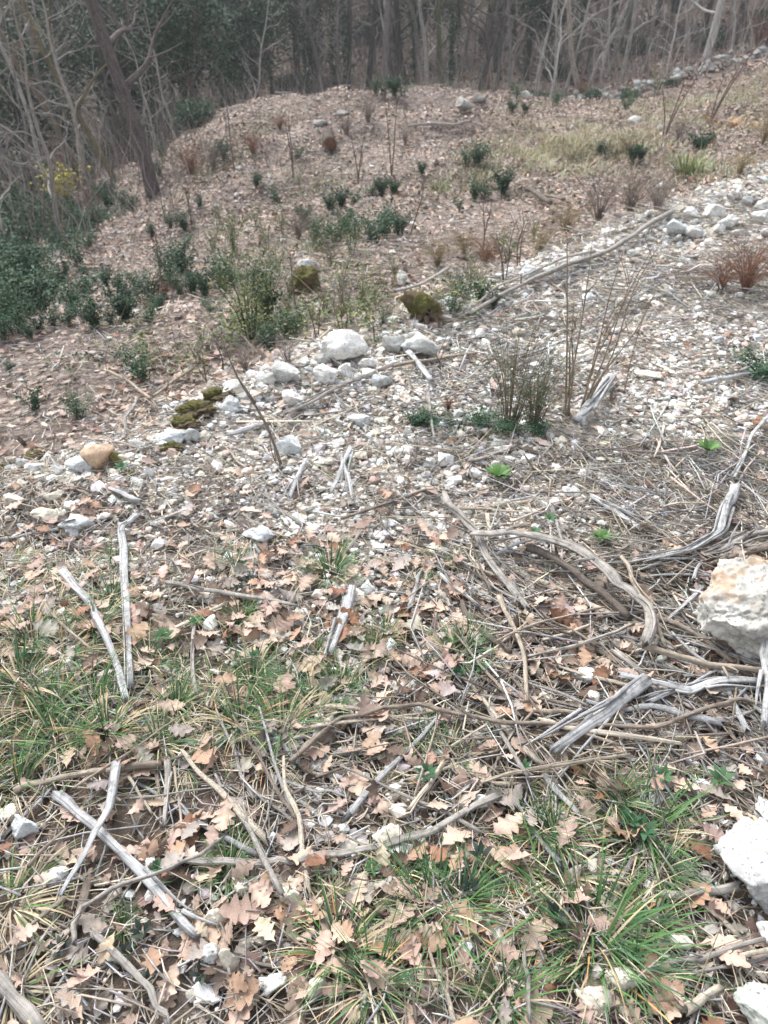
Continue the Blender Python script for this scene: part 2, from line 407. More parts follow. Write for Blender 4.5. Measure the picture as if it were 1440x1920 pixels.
# ------------------------------------------------------------------ landmarks used by the descriptions
LM = [
 ("the crossed silver sticks", 250, 1600), ("the lower left corner branch", 40, 1880), ("the big stained boulder", 1340, 1200),
 ("the white rock at the right edge", 1400, 1640), ("the arched branch", 1150, 1130), ("the long foreground branch", 620, 1620),
 ("the orange-bladed grass tuft", 1030, 1700), ("the V of two silver planks", 235, 1230), ("the short pale log", 370, 1170),
 ("the frayed grey plank", 1120, 1370), ("the big green grass tuft", 1120, 1790), ("the thin wavy branch", 760, 1350), ("the small bright hellebore", 932, 900),
 ("the hellebore by the right edge", 1320, 850), ("the wispy grey-green shrub", 960, 790), ("the leaning grey sapling", 525, 875),
 ("the fan of silver splinters", 620, 900), ("the largest white edge rock", 655, 660), ("the mossy stones", 385, 770),
 ("the orange stone", 190, 860), ("the cream block at the left edge", 28, 942), ("the long fallen pole", 1050, 525), ("the cluster of thin saplings", 1065, 775),
 ("the mossy stump by the bank", 800, 590), ("the white rock heap at top right", 1330, 410), ("the silver forked root", 1340, 1010),
 ("the bleached plank on gravel", 1360, 725), ("the straw-coloured grass at left", 60, 1150), ("the pair of cream stones", 1130, 1850),
 ("the thin tan stalk", 1000, 1470), ("the brown bark chunk", 255, 1455), ("the straight grey stick", 430, 1132), ("the spiky tuft on gravel", 620, 1050),
 ("the reddish twiggy shrub", 1390, 540), ("the white pebble patch", 1095, 1280), ("the fallen splinter plank", 1110, 770),
 ("the grey log under grass", 1310, 1685), ("the cream stones at bottom left", 430, 1790), ("the silver stick on the left bank", 230, 940),
]
LMP = np.array([tuple(at(u, v)[0])[:2] for _, u, v in LM])
_ORD = ["nearest", "second nearest", "third nearest", "fourth nearest", "fifth nearest", "sixth nearest", "seventh nearest", "eighth nearest", "ninth nearest", "tenth nearest", "eleventh nearest", "twelfth nearest", "thirteenth nearest", "fourteenth nearest", "fifteenth nearest", "sixteenth nearest", "seventeenth nearest", "eighteenth nearest", "nineteenth nearest", "twentieth nearest", "twenty-first nearest", "twenty-second nearest", "twenty-third nearest"]
def describe(items):
    """items: (object, look) -> a label that singles each one out by look, landmark, side and rank of distance"""
    d = {}
    for o, look in items:
        p = np.array(o.location[:2]); dd = np.hypot(*(LMP - p).T); dd = dd / (0.35 + .25 * np.hypot(*LMP.T)); k = int(dd.argmin()); v = p - LMP[k]
        rel = ("right of" if v[0] > 0 else "left of") if abs(v[0]) > abs(v[1]) else ("behind" if v[1] > 0 else "in front of")
        d.setdefault((look, rel, k), []).append((float(dd[k]), o))
    for (look, rel, k), l in d.items():
        l.sort(key=lambda a: a[0])
        for i, (_, o) in enumerate(l):
            o['label'] = f"{look} {rel} {LM[k][0]}" + (f", {_ORD[min(i, 22)]}" if len(l) > 1 else "")
            if len(o['label'].split()) > 16: o['label'] = o['label'].split(' ', 1)[1]

# ------------------------------------------------------------------ sticks and branches
WC = {'s': (.50, .505, .51), 't': (.42, .36, .29), 'p': (.62, .55, .45), 'd': (.17, .145, .125), 'b': (.28, .235, .195), 'g': (.40, .375, .345)}
def stick(name, px, th, kind, label, cat='stick', lift=0.0, taper=.6, fib=0, group='sticks lying on the ground', spring=0.0):
    """px: centre line in pixels of the photo, laid on the ground there; th: thickness in the same pixels"""
    P = []; R = []
    if kind == 's': th = th * 1.15
    n = len(px)
    for i, (u, v) in enumerate(px):
        p, t = at(u, v); r = th / 2 * t / FPX * (1 - (1 - taper) * i / max(n - 1, 1))
        P.append([p.x, p.y, p.z]); R.append(r)
    P = np.array(P); R = np.array(R)
    zl = np.linspace(P[0, 2], P[-1, 2], n); P[:, 2] = np.maximum(P[:, 2], zl * .5 + P[:, 2] * .5) + R * .75 + lift + .006
    if spring: P[:, 2] += spring * np.sin(np.linspace(0, math.pi, n))
    o3 = P.mean(0); o3[2] = P[:, 2].min(); mb = MB(); c = np.array(WC[kind])
    flat = {'s': .55, 'p': .7, 'g': .7}.get(kind, .9)
    L = np.linalg.norm(P[-1] - P[0]); seg = max(3, int(min(L / .02 / max(n - 1, 1), 12)))
    # irregular centre line
    if n > 2:
        tt = np.arange(0, n - 1 + 1e-6, .5); P = np.stack([np.interp(tt, range(n), P[:, k]) for k in range(3)], 1); R = np.interp(tt, range(n), R)
        n = len(P); P[1:-1] += rng.normal(0, 1, (n - 2, 3)) * (R[1:-1, None] * ([.1, .1, .06] if kind in 'sp' or name == 'fallen_pole' else [.34, .34, .2])); R = R * rng.uniform(.8, 1.1, n) * .9; seg = max(2, seg // 2)
    if n == 2:
        k = 5; t = np.linspace(0, 1, k)[:, None]; P = P[:1] * (1 - t) + P[1:] * t; R = np.interp(t[:, 0], [0, 1], R); P[1:-1, :2] += rng.normal(0, L * .012, (k - 2, 2)); n = k; seg = max(2, seg // 3)
    mb.tube(P - o3, R * (1 if not fib else .8), c, sides=9, seg=seg, rough=.3 if kind in 'spg' else .2, flat=flat, jag=2.5 if kind in 'spg' else .5)
    for k in range(fib):                                      # torn fibres splitting off the plank
        a = rng.integers(0, max(n - 2, 1)); off = rng.normal(0, R.mean() * .9, 3); off[2] = abs(off[2]) * .5
        Q = P[a:] - o3 + off; Q = Q + np.linspace(0, 1, len(Q))[:, None] * rng.normal(0, R.mean() * 1.8, 3) * [1, 1, .3]
        mb.tube(Q, np.linspace(R.mean() * .35, R.mean() * .12, len(Q)), c * rng.uniform(.7, 1.15), sides=5, seg=seg, rough=.3)
    if kind in 'tbdg' and L > .2 and th < 30:                       # side shoots and broken stubs
        for k in range(rng.integers(1, 5)):
            a = rng.uniform(.1, .95) * (n - 1); i = int(a); q = P[i] + (P[min(i + 1, n - 1)] - P[i]) * (a - i) - o3
            dr = rng.normal(0, 1, 3); dr[2] = abs(dr[2]) * .4; dr /= np.linalg.norm(dr); l = rng.uniform(.02, .09)
            mb.tube([q, q + dr * l * .6, q + dr * l + [0, 0, -.005]], [R[i] * .45, R[i] * .3, R[i] * .12], c * .9, sides=5, seg=2)
    o = ob(name, mb.mesh(name, M_wood if kind in 'spg' else M_stick), loc=o3)
    return tag(o, label, cat, group)

STK = [
 ('weathered_plank', [(115,1505),(150,1535),(190,1570),(270,1650),(330,1720),(372,1765)], 24, 's', "long silver plank crossed by another stick, lower left of the photo", 'branch', .012, .85, 2),
 ('branch', [(225,1465),(212,1545),(190,1590),(160,1642),(125,1700)], 19, 's', "silver stick crossing over the long silver plank at lower left", 'branch', .04, .6, 1),
 ('branch', [(125,1698),(80,1735),(35,1770),(0,1800)], 14, 'b', "dull brown stick running on from the crossing silver stick to the left edge", 'branch', .01, .6, 0),
 ('branch', [(150,1790),(150,1760),(163,1730),(215,1695),(280,1672),(325,1655),(380,1632),(420,1600)], 12, 'g', "curved grey branch bridging over the lower half of the silver plank", 'branch', .045, .6, 0),
 ('branch', [(172,1650),(150,1725),(125,1785),(95,1850)], 20, 'b', "brown barked branch lying under the crossed silver sticks", 'branch', .0, .8, 0),
 ('stick', [(182,1767),(225,1800),(270,1850),(300,1895),(318,1935)], 16, 'g', "pale grey curved stick running off the bottom edge at left", 'stick', .02, .8, 0),
 ('branch', [(-20,1830),(30,1885),(80,1940)], 34, 'g', "thick grey-brown branch cut off by the lower left corner", 'branch', .01, .9, 0),
 ('stick', [(35,1497),(90,1480),(150,1466),(205,1457)], 16, 't', "straight tan stick lying in grass left of the bark chunk", 'stick', .015, .7, 0),
 ('bark_chunk', [(208,1463),(255,1455),(305,1450)], 22, 'b', "short thick brown bark chunk lying at the end of a tan stick", 'bark', .02, .9, 0),
 ('stick', [(248,1473),(266,1505),(288,1538)], 9, 'p', "short pale splinter pointing down from the brown bark chunk", 'splinter', .02, .6, 0),
 ('stick', [(318,1448),(316,1500),(311,1560)], 14, 'g', "upright grey fibrous stick beside a thin one right of the bark chunk", 'stick', .02, .7, 2),
 ('stick', [(330,1450),(338,1520),(348,1610)], 7, 't', "thin tan twig running down beside the grey fibrous stick", 'twig', .015, .6, 0),
 ('stick', [(296,1460),(300,1500),(304,1560)], 9, 'b', "thin brown twig just left of the grey fibrous stick", 'twig', .01, .6, 0),
 ('branch', [(345,1628),(425,1630),(500,1635),(550,1633),(600,1620),(650,1615),(720,1600),(795,1580),(860,1550),(925,1512)], 17, 'g', "long grey bent branch across the foreground middle, the longest one there", 'branch', .02, 1.1, 1),
 ('stick', [(521,1468),(512,1510),(500,1550),(475,1618)], 6, 'g', "thin grey twig standing over leaves above the long foreground branch", 'twig', .02, .6, 0),
 ('weathered_plank', [(125,1090),(170,1145),(200,1200),(225,1265),(240,1325)], 17, 's', "left one of two silver planks meeting in a V in the grass", 'plank', .02, .9, 1),
 ('weathered_plank', [(258,982),(232,1008),(237,1090),(242,1170),(248,1300)], 15, 's', "right one of two silver planks meeting in a V, bent at its top", 'plank', .02, .9, 1),
 ('stick', [(320,1112),(380,1122),(450,1135),(555,1154)], 12, 'g', "straight grey stick lying level above the short pale log", 'stick', .03, .8, 0),
 ('log', [(320,1195),(370,1170),(425,1143)], 18, 'p', "short pale log half hidden by ivy leaves left of centre", 'log', .01, .8, 1),
 ('stick', [(366,1190),(362,1255),(372,1320)], 8, 'g', "short upright grey twig with dark tip below the short pale log", 'twig', .02, .8, 0),
 ('stick', [(93,1157),(135,1205),(178,1242)], 6, 't', "thin tan twig arching over grass left of the V planks", 'twig', .04, .8, 0),
 ('splinter', [(657,1128),(642,1180),(622,1235)], 22, 's', "flat grey splinter standing on leaves right of centre line of leaves", 'splinter', .015, .8, 2),
 ('branch', [(545,1450),(590,1412),(640,1370),(720,1352),(785,1340),(850,1360),(945,1378),(1070,1382),(1220,1384),(1320,1352),(1380,1333),(1450,1345)], 10, 'b', "thin wavy brown branch running from the middle to the right edge", 'branch', .035, .9, 0),
 ('branch', [(620,1372),(596,1395),(580,1412),(556,1442)], 14, 'g', "knobbly pale stick end left of the wavy brown branch", 'stick', .03, .7, 0),
 ('branch', [(890,1040),(950,1038),(995,1044),(1070,1072),(1135,1125),(1175,1155),(1202,1185),(1200,1245)], 21, 'g', "thick tan branch arching over the others, forked at its foot", 'branch', .07, 1.4, 2),
 ('branch', [(1195,1238),(1260,1262),(1320,1275),(1400,1287),(1460,1292)], 16, 't', "tan branch running right from the foot of the arched branch", 'branch', .05, .8, 0),
 ('branch', [(985,1048),(1030,1070),(1070,1100),(1120,1135),(1175,1180)], 22, 'd', "dark thick branch lying right under the arched tan branch", 'branch', .03, .8, 0),
 ('branch', [(835,955),(860,985),(895,1030),(935,1095),(985,1160)], 20, 'g', "thick grey branch running diagonally left of the arched branch", 'branch', .03, .9, 2),
 ('stick', [(825,1093),(855,1118),(893,1148)], 10, 's', "small pale stick with cut tip left of the diagonal grey branch", 'stick', .02, .8, 0),
 ('stick', [(865,1145),(885,1185),(915,1212),(955,1238)], 13, 'd', "short dark bent stick below the small pale stick", 'stick', .02, .9, 0),
 ('stick', [(935,1140),(950,1180),(978,1250),(985,1335)], 14, 't', "tan stick running down toward the small white stones", 'stick', .03, .7, 1),
 ('stick', [(1015,1219),(1060,1207),(1103,1190)], 9, 'p', "short bright tan stick left of the arched branch foot", 'stick', .03, .8, 0),
 ('silver_root', [(1372,940),(1355,975),(1340,1020),(1285,1052),(1230,1065),(1175,1075)], 24, 's', "thick silver root fraying leftwards behind the big stained boulder", 'root', .03, .4, 5),
 ('branch', [(1432,1195),(1418,1235),(1414,1280),(1420,1340),(1412,1410)], 24, 's', "bent silver branch lying in front of the big stained boulder", 'branch', .10, .7, 2),
 ('branch', [(1165,1290),(1225,1305),(1290,1318),(1345,1300),(1405,1300)], 15, 's', "silver fibrous branch below the big stained boulder", 'branch', .035, 1.1, 4),
 ('branch', [(1215,1330),(1290,1300),(1350,1310),(1450,1300)], 12, 's', "lower silver branch of the bundle below the big stained boulder", 'branch', .02, .8, 3),
 ('branch', [(1155,1240),(1220,1292),(1255,1315),(1300,1345)], 13, 'g', "grey stick slanting down left of the silver bundle", 'stick', .02, .8, 0),
 ('weathered_plank', [(1192,1310),(1130,1360),(1085,1392),(1038,1425)], 30, 's', "frayed grey plank slanting left below the silver bundle", 'plank', .03, .6, 5),
 ('branch', [(1015,1374),(1050,1383),(1090,1390),(1170,1400),(1268,1414)], 14, 'p', "pale bleached stick lying level below the wavy brown branch", 'stick', .03, .7, 0),
 ('stick', [(998,1346),(1055,1350),(1112,1360)], 13, 't', "smooth tan stick end touching the frayed grey plank", 'stick', .02, .9, 0),
 ('branch', [(1208,1172),(1270,1195),(1320,1225),(1368,1262)], 15, 'b', "brown branch running under the big stained boulder from the left", 'branch', .03, .8, 0),
 ('branch', [(1158,1078),(1180,1120),(1215,1185),(1238,1248)], 15, 't', "tan stick running down beside the foot of the arched branch", 'stick', .06, .8, 1),
 ('branch', [(1378,1378),(1402,1405),(1440,1450)], 19, 'g', "grey stick slanting off the right edge below the silver branch", 'stick', .02, .8, 1),
 ('stick', [(1002,1345),(960,1385),(933,1440)], 9, 't', "tan fibrous stalk slanting down from the smooth tan stick", 'stalk', .02, .7, 2),
 ('stick', [(1308,1126),(1280,1155),(1243,1188)], 8, 's', "thin silver stick touching the left side of the big boulder", 'stick', .04, .7, 0),
 ('branch', [(1460,1003),(1400,1020),(1350,1048),(1290,1062)], 22, 'g', "grey split branch coming in from the right edge above the boulder", 'branch', .02, .6, 4),
 ('branch', [(1460,1035),(1400,1048),(1350,1062),(1300,1072)], 24, 'b', "brown bark slab behind the top of the big boulder", 'bark', .01, .7, 1),
 ('stick', [(1033,966),(1045,1000),(1060,1045)], 9, 'g', "short grey stick with pointed tip left of the silver root", 'stick', .02, .8, 0),
 ('weathered_plank', [(1110,945),(1150,970),(1195,1000)], 20, 's', "frayed grey splinter plank above the arched branch", 'plank', .01, .7, 4),
 ('stalk', [(900,1490),(950,1475),(1000,1466),(1080,1450),(1175,1438)], 12, 't', "long tan fibrous stalk lying level above the lower right grass", 'stalk', .035, .7, 3),
 ('splinter', [(770,1532),(800,1490),(828,1448)], 16, 'p', "thick pale splinter with dark end right of centre", 'splinter', .02, .7, 1),
 ('stick', [(1025,1472),(1050,1500),(1085,1540)], 14, 's', "grey splinter slanting under the long tan stalk", 'splinter', .01, .8, 1),
 ('log', [(1240,1692),(1310,1688),(1375,1676)], 26, 'g', "short grey log lying left of the white rock at the right edge", 'log', .015, .9, 2),
 ('branch', [(1215,1832),(1265,1818),(1330,1800),(1450,1770)], 15, 'g', "grey branch slanting off the lower right edge", 'branch', .02, .9, 1),
 ('stick', [(1378,1813),(1410,1804),(1460,1797)], 12, 'p', "bright tan stick on the lower right edge above a white rock", 'stick', .03, .8, 0),
 ('splinter', [(1287,1905),(1310,1888),(1333,1874)], 20, 'p', "whitish chip of wood at the bottom right", 'splinter', .02, .8, 0),
 ('stick', [(978,1812),(984,1860),(988,1935)], 9, 'g', "thin grey stick running off the bottom edge right of centre", 'stick', .04, .9, 0),
 ('fallen_pole', [(1255,412),(1210,440),(1160,475),(1135,487),(1060,512),(1000,540),(940,570),(880,603)], 15, 'g', "longest fallen pole, pale and barkless, lying along the bank edge", 'pole', .03, .8, 0),
 ('branch', [(1110,490),(1050,505),(1000,528),(930,560),(870,605)], 10, 'g', "thinner grey branch lying along the far side of the fallen pole", 'branch', .05, .8, 1),
 ('splinter', [(1085,808),(1108,775),(1142,728)], 26, 's', "torn silver splinter plank right of the wispy shrub", 'splinter', .03, .8, 4),
 ('stick', [(802,742),(805,790),(815,842)], 7, 'g', "thin pale stick standing upright left of the wispy shrub", 'twig', .03, .8, 0),
 ('weathered_plank', [(1315,732),(1365,722),(1425,706)], 15, 's', "bleached silver plank lying on the gravel at the right", 'plank', .02, .8, 2),
 ('branch', [(1450,780),(1405,833),(1387,878),(1372,912)], 9, 's', "silver root-like branch curving down at the right edge", 'branch', .03, .9, 2),
 ('stick', [(885,877),(920,868),(963,850)], 13, 'g', "grey bundle stick left of the small bright hellebore", 'stick', .02, .8, 2),
 ('stick', [(768,678),(785,700),(808,728)], 11, 's', "short silver stick in front of the grey edge rock", 'stick', .03, .8, 0),
 ('stick', [(738,702),(800,692),(892,676)], 9, 't', "straight tan stick in front of the grey edge rock", 'stick', .03, .8, 0),
 ('weathered_plank', [(435,827),(460,819),(487,809)], 13, 's', "small grey plank left of the leaning grey sapling", 'plank', .02, .9, 0),
 ('stick', [(205,708),(245,735),(286,762)], 7, 't', "left arm of the V of thin sticks on the leafy slope", 'stick', .03, .9, 0),
 ('stick', [(290,757),(325,730),(362,704)], 7, 't', "right arm of the V of thin sticks on the leafy slope", 'stick', .03, .9, 0),
 ('stick', [(205,930),(232,940),(264,953)], 11, 's', "silver stick lying on the left gravel bank", 'stick', .02, .9, 0),
 ('splinter', [(572,885),(558,910),(545,945)], 13, 's', "leftmost silver splinter of the fan near the leaning sapling", 'splinter', .02, .8, 3),
 ('splinter', [(655,860),(640,895),(622,935)], 13, 's', "middle silver splinter of the fan near the leaning sapling", 'splinter', .02, .8, 3),
 ('splinter', [(640,868),(652,905),(662,948)], 11, 's', "rightmost silver splinter of the fan near the leaning sapling", 'splinter', .02, .8, 3),
 ('branch', [(735,700),(680,722),(620,748),(540,790)], 12, 'g', "grey fibrous branch slanting left below the white edge rocks", 'branch', .03, .8, 3),
 ('branch', [(260,760),(240,800),(235,838)], 10, 'g', "forked root twig above the orange stone", 'twig', .03, .8, 2),
 ('branch', [(640,985),(720,960),(800,930),(850,940)], 7, 'b', "thin brown twig on gravel above the spiky tuft", 'twig', .02, .8, 0),
 ('branch', [(1180,1345),(1090,1340),(1010,1320)], 10, 'b', "brown stick left of the frayed plank near small white stones", 'stick', .01, .8, 0),
 ('branch', [(840,1310),(900,1318),(985,1330)], 7, 'g', "thin grey twig above the thin wavy branch", 'twig', .02, .8, 0),
 ('branch', [(990,1250),(1075,1230),(1150,1205),(1180,1190)], 10, 'g', "grey stick running left from the foot of the arched branch", 'stick', .03, .8, 2),
 ('branch', [(930,1225),(1000,1195),(1060,1178),(1130,1160)], 7, 't', "thin tan stalk above the short bright tan stick", 'stalk', .04, .8, 1),
 ('branch', [(60,1640),(95,1600),(130,1570)], 10, 'b', "brown stick slanting below the pale stones at left", 'stick', .02, .8, 0),
 ('branch', [(880,238),(850,246),(810,241),(770,246)], 8, 'g', "grey fallen branch lying across the far mound", 'trunk', .05, .8, 0),
 ('stick', [(1030,395),(1000,375),(985,368)], 12, 'd', "dark broken branch on the far pinkish slope", 'branch', .05, .8, 0),
 ('stick', [(1055,385),(1030,380),(1000,372)], 9, 'b', "brown stick beside the dark broken branch on the far slope", 'branch', .04, .8, 0),
]
for s_ in STK:
    nm, px, th, kd, lb, ct, lf, tp, fb = s_
    if nm == 'branch' and th < 9.5: nm = 'stick'
    stick(nm, px, th, kd, lb, ct, lf, tp, fb)

# ------------------------------------------------------------------ rocks
ROCKMESH = {}
def rock(u, v, wpx, hpx, label, tint=(.62, .61, .58), mat=None, sub=3, seed=None, name='rock', cat='rock', amp=.14, sink=.22, cuts=9, depthk=.8, yaw=None):
    p, t = at(u, v + hpx * .30); sx = wpx / 1.8 * t / FPX; sz = hpx / 1.85 * t / FPX
    a = 33 * math.pi / 180; zz = sz * 1.05; sy = sx * depthk
    if hpx < wpx * .6: zz = sz * 1.15; sy = min(sy, sx * .75)
    V, F = rockV(sub, seed if seed is not None else int(rng.integers(1, 9999)), sx, sy, zz, cuts, amp)
    V[:, 2] += zz * (1 - sink)
    z0 = -.02; V[:, 2] = np.where(V[:, 2] < z0, z0 + (V[:, 2] - z0) * .3, V[:, 2])
    o = ob(name, mkmesh(name, V, F, mat or M_rock, np.ones((len(V), 3)), smooth=sub > 2), loc=p, rot=(0, 0, yaw if yaw is not None else rng.uniform(-.35, .35)), color=tint)
    return tag(o, label, cat, 'rocks and stones on the bank')
WH = (.80, .80, .77); CR = (.74, .69, .58); GW = (.60, .61, .59); BW = (.66, .70, .71)
big = rock(1385, 1150, 200, 178, "big rough grey-white boulder with orange stains at the right edge", (.66, .65, .60), M_rock_st, 5, 41, 'boulder', 'boulder', .17, .22, 8, .8, .2)
rock(1440, 1628, 185, 120, "large smooth white rock cut off by the right edge", (.58, .59, .59), M_rock, 4, 29, 'boulder', 'boulder', .2, .25, 5, .95, .5)
rock(1440, 1530, 80, 56, "grey-white rock just behind the large white rock at the right edge", GW, M_rock, 3, 8)
rock(1440, 1748, 55, 50, "small white rock under the large white rock at the right edge", WH, M_rock, 3, 9)
rock(1425, 1900, 110, 90, "pale greenish rock in the lower right corner", (.54, .58, .53), M_rock, 4, 10)
RK = [
 (1108,1868,70,46,'CR',"cream stone, left one of the pair at the bottom right"),(1163,1836,74,44,'CR',"cream stone, right one of the pair at the bottom right"),
 (52,1552,50,48,'BW',"bluish white angular stone at lower left"),(27,1528,42,34,'CR',"cream stone half hidden left of the bluish white one"),
 (107,1641,48,38,'WH',"bright white stone among brown leaves left of the silver plank"),(543,1682,42,44,'CR',"cream block below the long foreground branch"),
 (516,1842,44,38,'WH',"white wedge stone near the bottom middle"),(592,1850,46,50,'CR',"cream stone beside grass at the bottom middle"),
 (432,1795,38,56,'CR',"tall cream stone in the pale heap at bottom left"),(400,1790,40,56,'GW',"grey stone in the pale heap at bottom left"),
 (412,1722,46,48,'CR',"cream stone on top of the pale heap"),(452,1668,30,34,'CR',"cream stone above the pale heap"),(425,1752,26,24,'CR',"small cream stone inside the pale heap"),
 (575,1603,30,26,'CR',"cream stone right under the bent foreground branch"),(510,1570,26,22,'BW',"small bluish stone above the bent foreground branch"),
 (895,1507,38,26,'WH',"white knobbly stone right of the thick pale splinter"),(730,1570,56,38,'CR',"cream flat stone touching the end of the foreground branch"),
 (1096,1270,42,30,'WH',"white stone, uppermost of the small white patch"),(1105,1311,38,30,'WH',"white stone, lowest of the small white patch"),
 (1040,1281,14,20,'CR',"thin upright cream chip left of the white patch"),(1003,1258,34,22,'CR',"cream chip in ivy leaves left of the white patch"),(1018,1308,32,18,'CR',"flat cream chip near the tan stick end"),
 (300,1144,20,26,'WH',"oval white pebble above the short pale log"),(329,1094,16,24,'CR',"upright cream pebble right of the V planks"),
 (146,984,60,26,'BW',"flat bluish slab above the grass at left"),(138,1000,32,18,'BW',"pale stub stone under the flat bluish slab"),(492,1004,66,32,'BW',"flat bluish slab half buried in gravel left of the spiky tuft"),
 (95,966,60,22,'CR',"long cream stone in the left bank line"),(572,956,26,18,'WH',"white pebble in gravel right of the leaning sapling"),
 (652,656,104,56,'WH',"largest white rock on the edge of the bank"),(688,684,34,20,'WH',"white cube-like stone stuck to the largest edge rock"),
 (607,706,50,34,'WH',"white rounded rock left in front of the largest edge rock"),(648,699,36,28,'WH',"white square stone in front of the largest edge rock"),
 (603,678,34,20,'GW',"grey-white stone left of the largest edge rock"),(538,703,48,38,'GW',"grey-white rock left of the white rounded one on the edge"),
 (500,714,36,28,'WH',"white stone in the edge line left of the grey-white rock"),(548,750,46,34,'WH',"white rock lying in front of the edge line"),
 (565,762,26,18,'WH',"small white stone touching the rock in front of the edge line"),(492,730,28,22,'WH',"white stone below the edge line"),
 (440,729,42,26,'WH',"white stone right behind the moss"),(435,762,40,30,'BW',"bluish stone right of the moss"),(457,745,24,22,'GW',"small grey stone right of the moss"),
 (672,791,46,22,'BW',"pale flat rock in leaves below the edge rocks"),(542,838,54,36,'BW',"bluish white rock beside the leaning sapling"),
 (320,824,52,22,'BW',"smooth bluish slab below the moss"),(362,818,30,28,'BW',"upright bluish stone right of the smooth slab"),
 (120,965,34,20,'CR',"cream stone below the left stone line"),
 (155,877,56,28,'BW',"grey-blue boulder left of the orange stone"),(65,882,44,26,'GW',"crumbly grey stone at the left end of the line"),(45,872,24,24,'BW',"pale stone behind the crumbly grey one"),
 (92,862,28,20,'GW',"small stone with a moss cap at left"),(110,885,30,24,'GW',"crumbly grey stone between the pale ones at left"),
 (26,942,44,24,'CR',"long cream block at the left edge"),(130,952,30,18,'WH',"white stone right of the cream ones at left"),(260,910,24,18,'WH',"white stone in the upper left gravel"),
 (282,888,20,24,'WH',"tooth shaped white stone below the mossy slab"),(30,910,40,14,'CR',"flat cream stone above the long cream block"),
 (790,655,76,46,'GW',"grey-white flat topped rock right of the largest edge rock"),(736,652,44,40,'GW',"crumbly grey-white rock between the big edge rocks"),
 (775,632,40,24,'GW',"grey-white rock behind the flat topped one"),(838,641,24,18,'GW',"small round grey stone right of the flat topped rock"),
 (715,716,44,22,'BW',"bluish flat stone in front of the flat topped rock"),(897,630,26,20,'WH',"white stone under the fallen pole's lower end"),
 (752,528,22,28,'WH',"upright white stone between the two mossy stumps"),(835,866,34,28,'WH',"white rock in gravel left of the hellebore"),(808,868,20,18,'WH',"small white rock left of the white gravel rock"),
 (889,888,32,20,'WH',"white block just left of the small bright hellebore"),(846,913,22,20,'WH',"white pebble below the white block"),(931,876,28,20,'WH',"pale stone right behind the small bright hellebore"),
 (1066,926,40,22,'WH',"white block right of the small bright hellebore"),(742,848,20,18,'WH',"white pebble left of the gravel rocks"),(1076,833,22,22,'WH',"white cube stone right of the wispy shrub"),
 (1215,706,50,16,'CR',"cream flat stone on the right gravel"),(1035,594,22,18,'WH',"white stone on gravel right of the pole"),(1305,582,16,14,'WH',"white pebble on the far right gravel"),
 (1345,640,20,16,'BW',"bluish pebble on the far right gravel"),(975,626,30,16,'CR',"cream stone right of the fallen pole's foot"),(1102,560,26,14,'BW',"bluish stone by the cluster of thin saplings"),
 (1262,431,56,30,'BW',"big bluish block where the fallen pole ends"),(1291,405,28,26,'WH',"pointed white rock behind the bluish block"),(1335,402,44,26,'WH',"white rock, third along the heap at top right"),
 (1368,420,40,22,'GW',"grey-white rock in the middle of the heap at top right"),(1422,410,44,26,'WH',"white rock near the right end of the heap"),(1432,386,40,20,'WH',"white rock topmost at the right end of the heap"),
 (1300,438,36,20,'GW',"grey rock low in the heap at top right"),(1400,380,24,18,'BW',"small rock on top of the heap at top right"),(1345,432,26,18,'WH',"small white rock low in the heap at top right"),
 (1385,440,28,14,'GW',"flat grey rock in front of the heap at top right"),(1238,352,20,16,'WH',"white stone on the leafy slope above the heap"),(1190,228,26,16,'WH',"white rock in the far yellow grass"),
 (1238,242,14,12,'GW',"small pale rock right of the far white one"),(995,515,36,30,'BW',"pale blue rock behind the fallen pole"),(1190,478,30,14,'GW',"grey stone in front of the fallen pole's top"),
 (868,200,36,24,'GR',"grey-white outcrop on top of the far mound"),(900,188,26,14,'GR',"smaller outcrop right of the one on the far mound"),(443,367,10,8,'WH',"small white stone on the far leafy slope"),
 (575,500,38,18,'GW',"grey weathered stone on top of the far mossy stump"),(600,232,30,10,'GR',"grey stone on the left shoulder of the far mound"),(640,215,28,9,'GR',"grey stone on the brow of the far mound"),
 (1440,440,30,16,'GW',"grey rock cut off by the right edge below the heap"),(985,182,20,16,'GW',"pale stone at the foot of the far mound on its right"),
]
for (u, v, a, b, c, l) in RK:
    rock(u, v, a, b, l, {'WH': WH, 'CR': CR, 'GW': GW, 'BW': BW, 'GR': (.42, .42, .40)}[c], None, 3 if a > 22 else 2, amp=.19, cuts=10, name='stone', cat='stone')
rock(192, 858, 62, 48, "orange square stone with a mossy end at left", (.70, .52, .37), M_rock_or, 3, 12, 'stone', 'stone', .08, .2, 10)
rock(217, 862, 24, 36, "mossy stone touching the orange stone", (.4, .38, .3), M_rock_ms, 3, 13, 'stone', 'stone')
MOSS = [(412,742,50,34,"moss cushion topmost on the stones of the bank edge"),(375,770,60,40,"large moss cushion on the bank edge stones"),(345,795,56,30,"dark moss cushion left of the large one"),
 (322,840,40,26,"moss cushion under the smooth bluish slab"),(62,858,40,20,"moss cushion on the stones at the left edge"),(8,876,44,24,"moss cushion cut off by the left edge"),(248,890,34,16,"small moss cushion right of the orange stone"),
 (122,962,26,14,"thin moss cushion on the cream stones at left"),(657,808,22,12,"tiny moss cushion beside the pale flat rock")]
for (u, v, a, b, l) in MOSS:
    rock(u, v, a * 1.1, b * .62, l, (1, 1, 1), M_moss, 4, name='moss_cushion', cat='moss', amp=.5, sink=.45, cuts=0)['group'] = 'moss cushions'

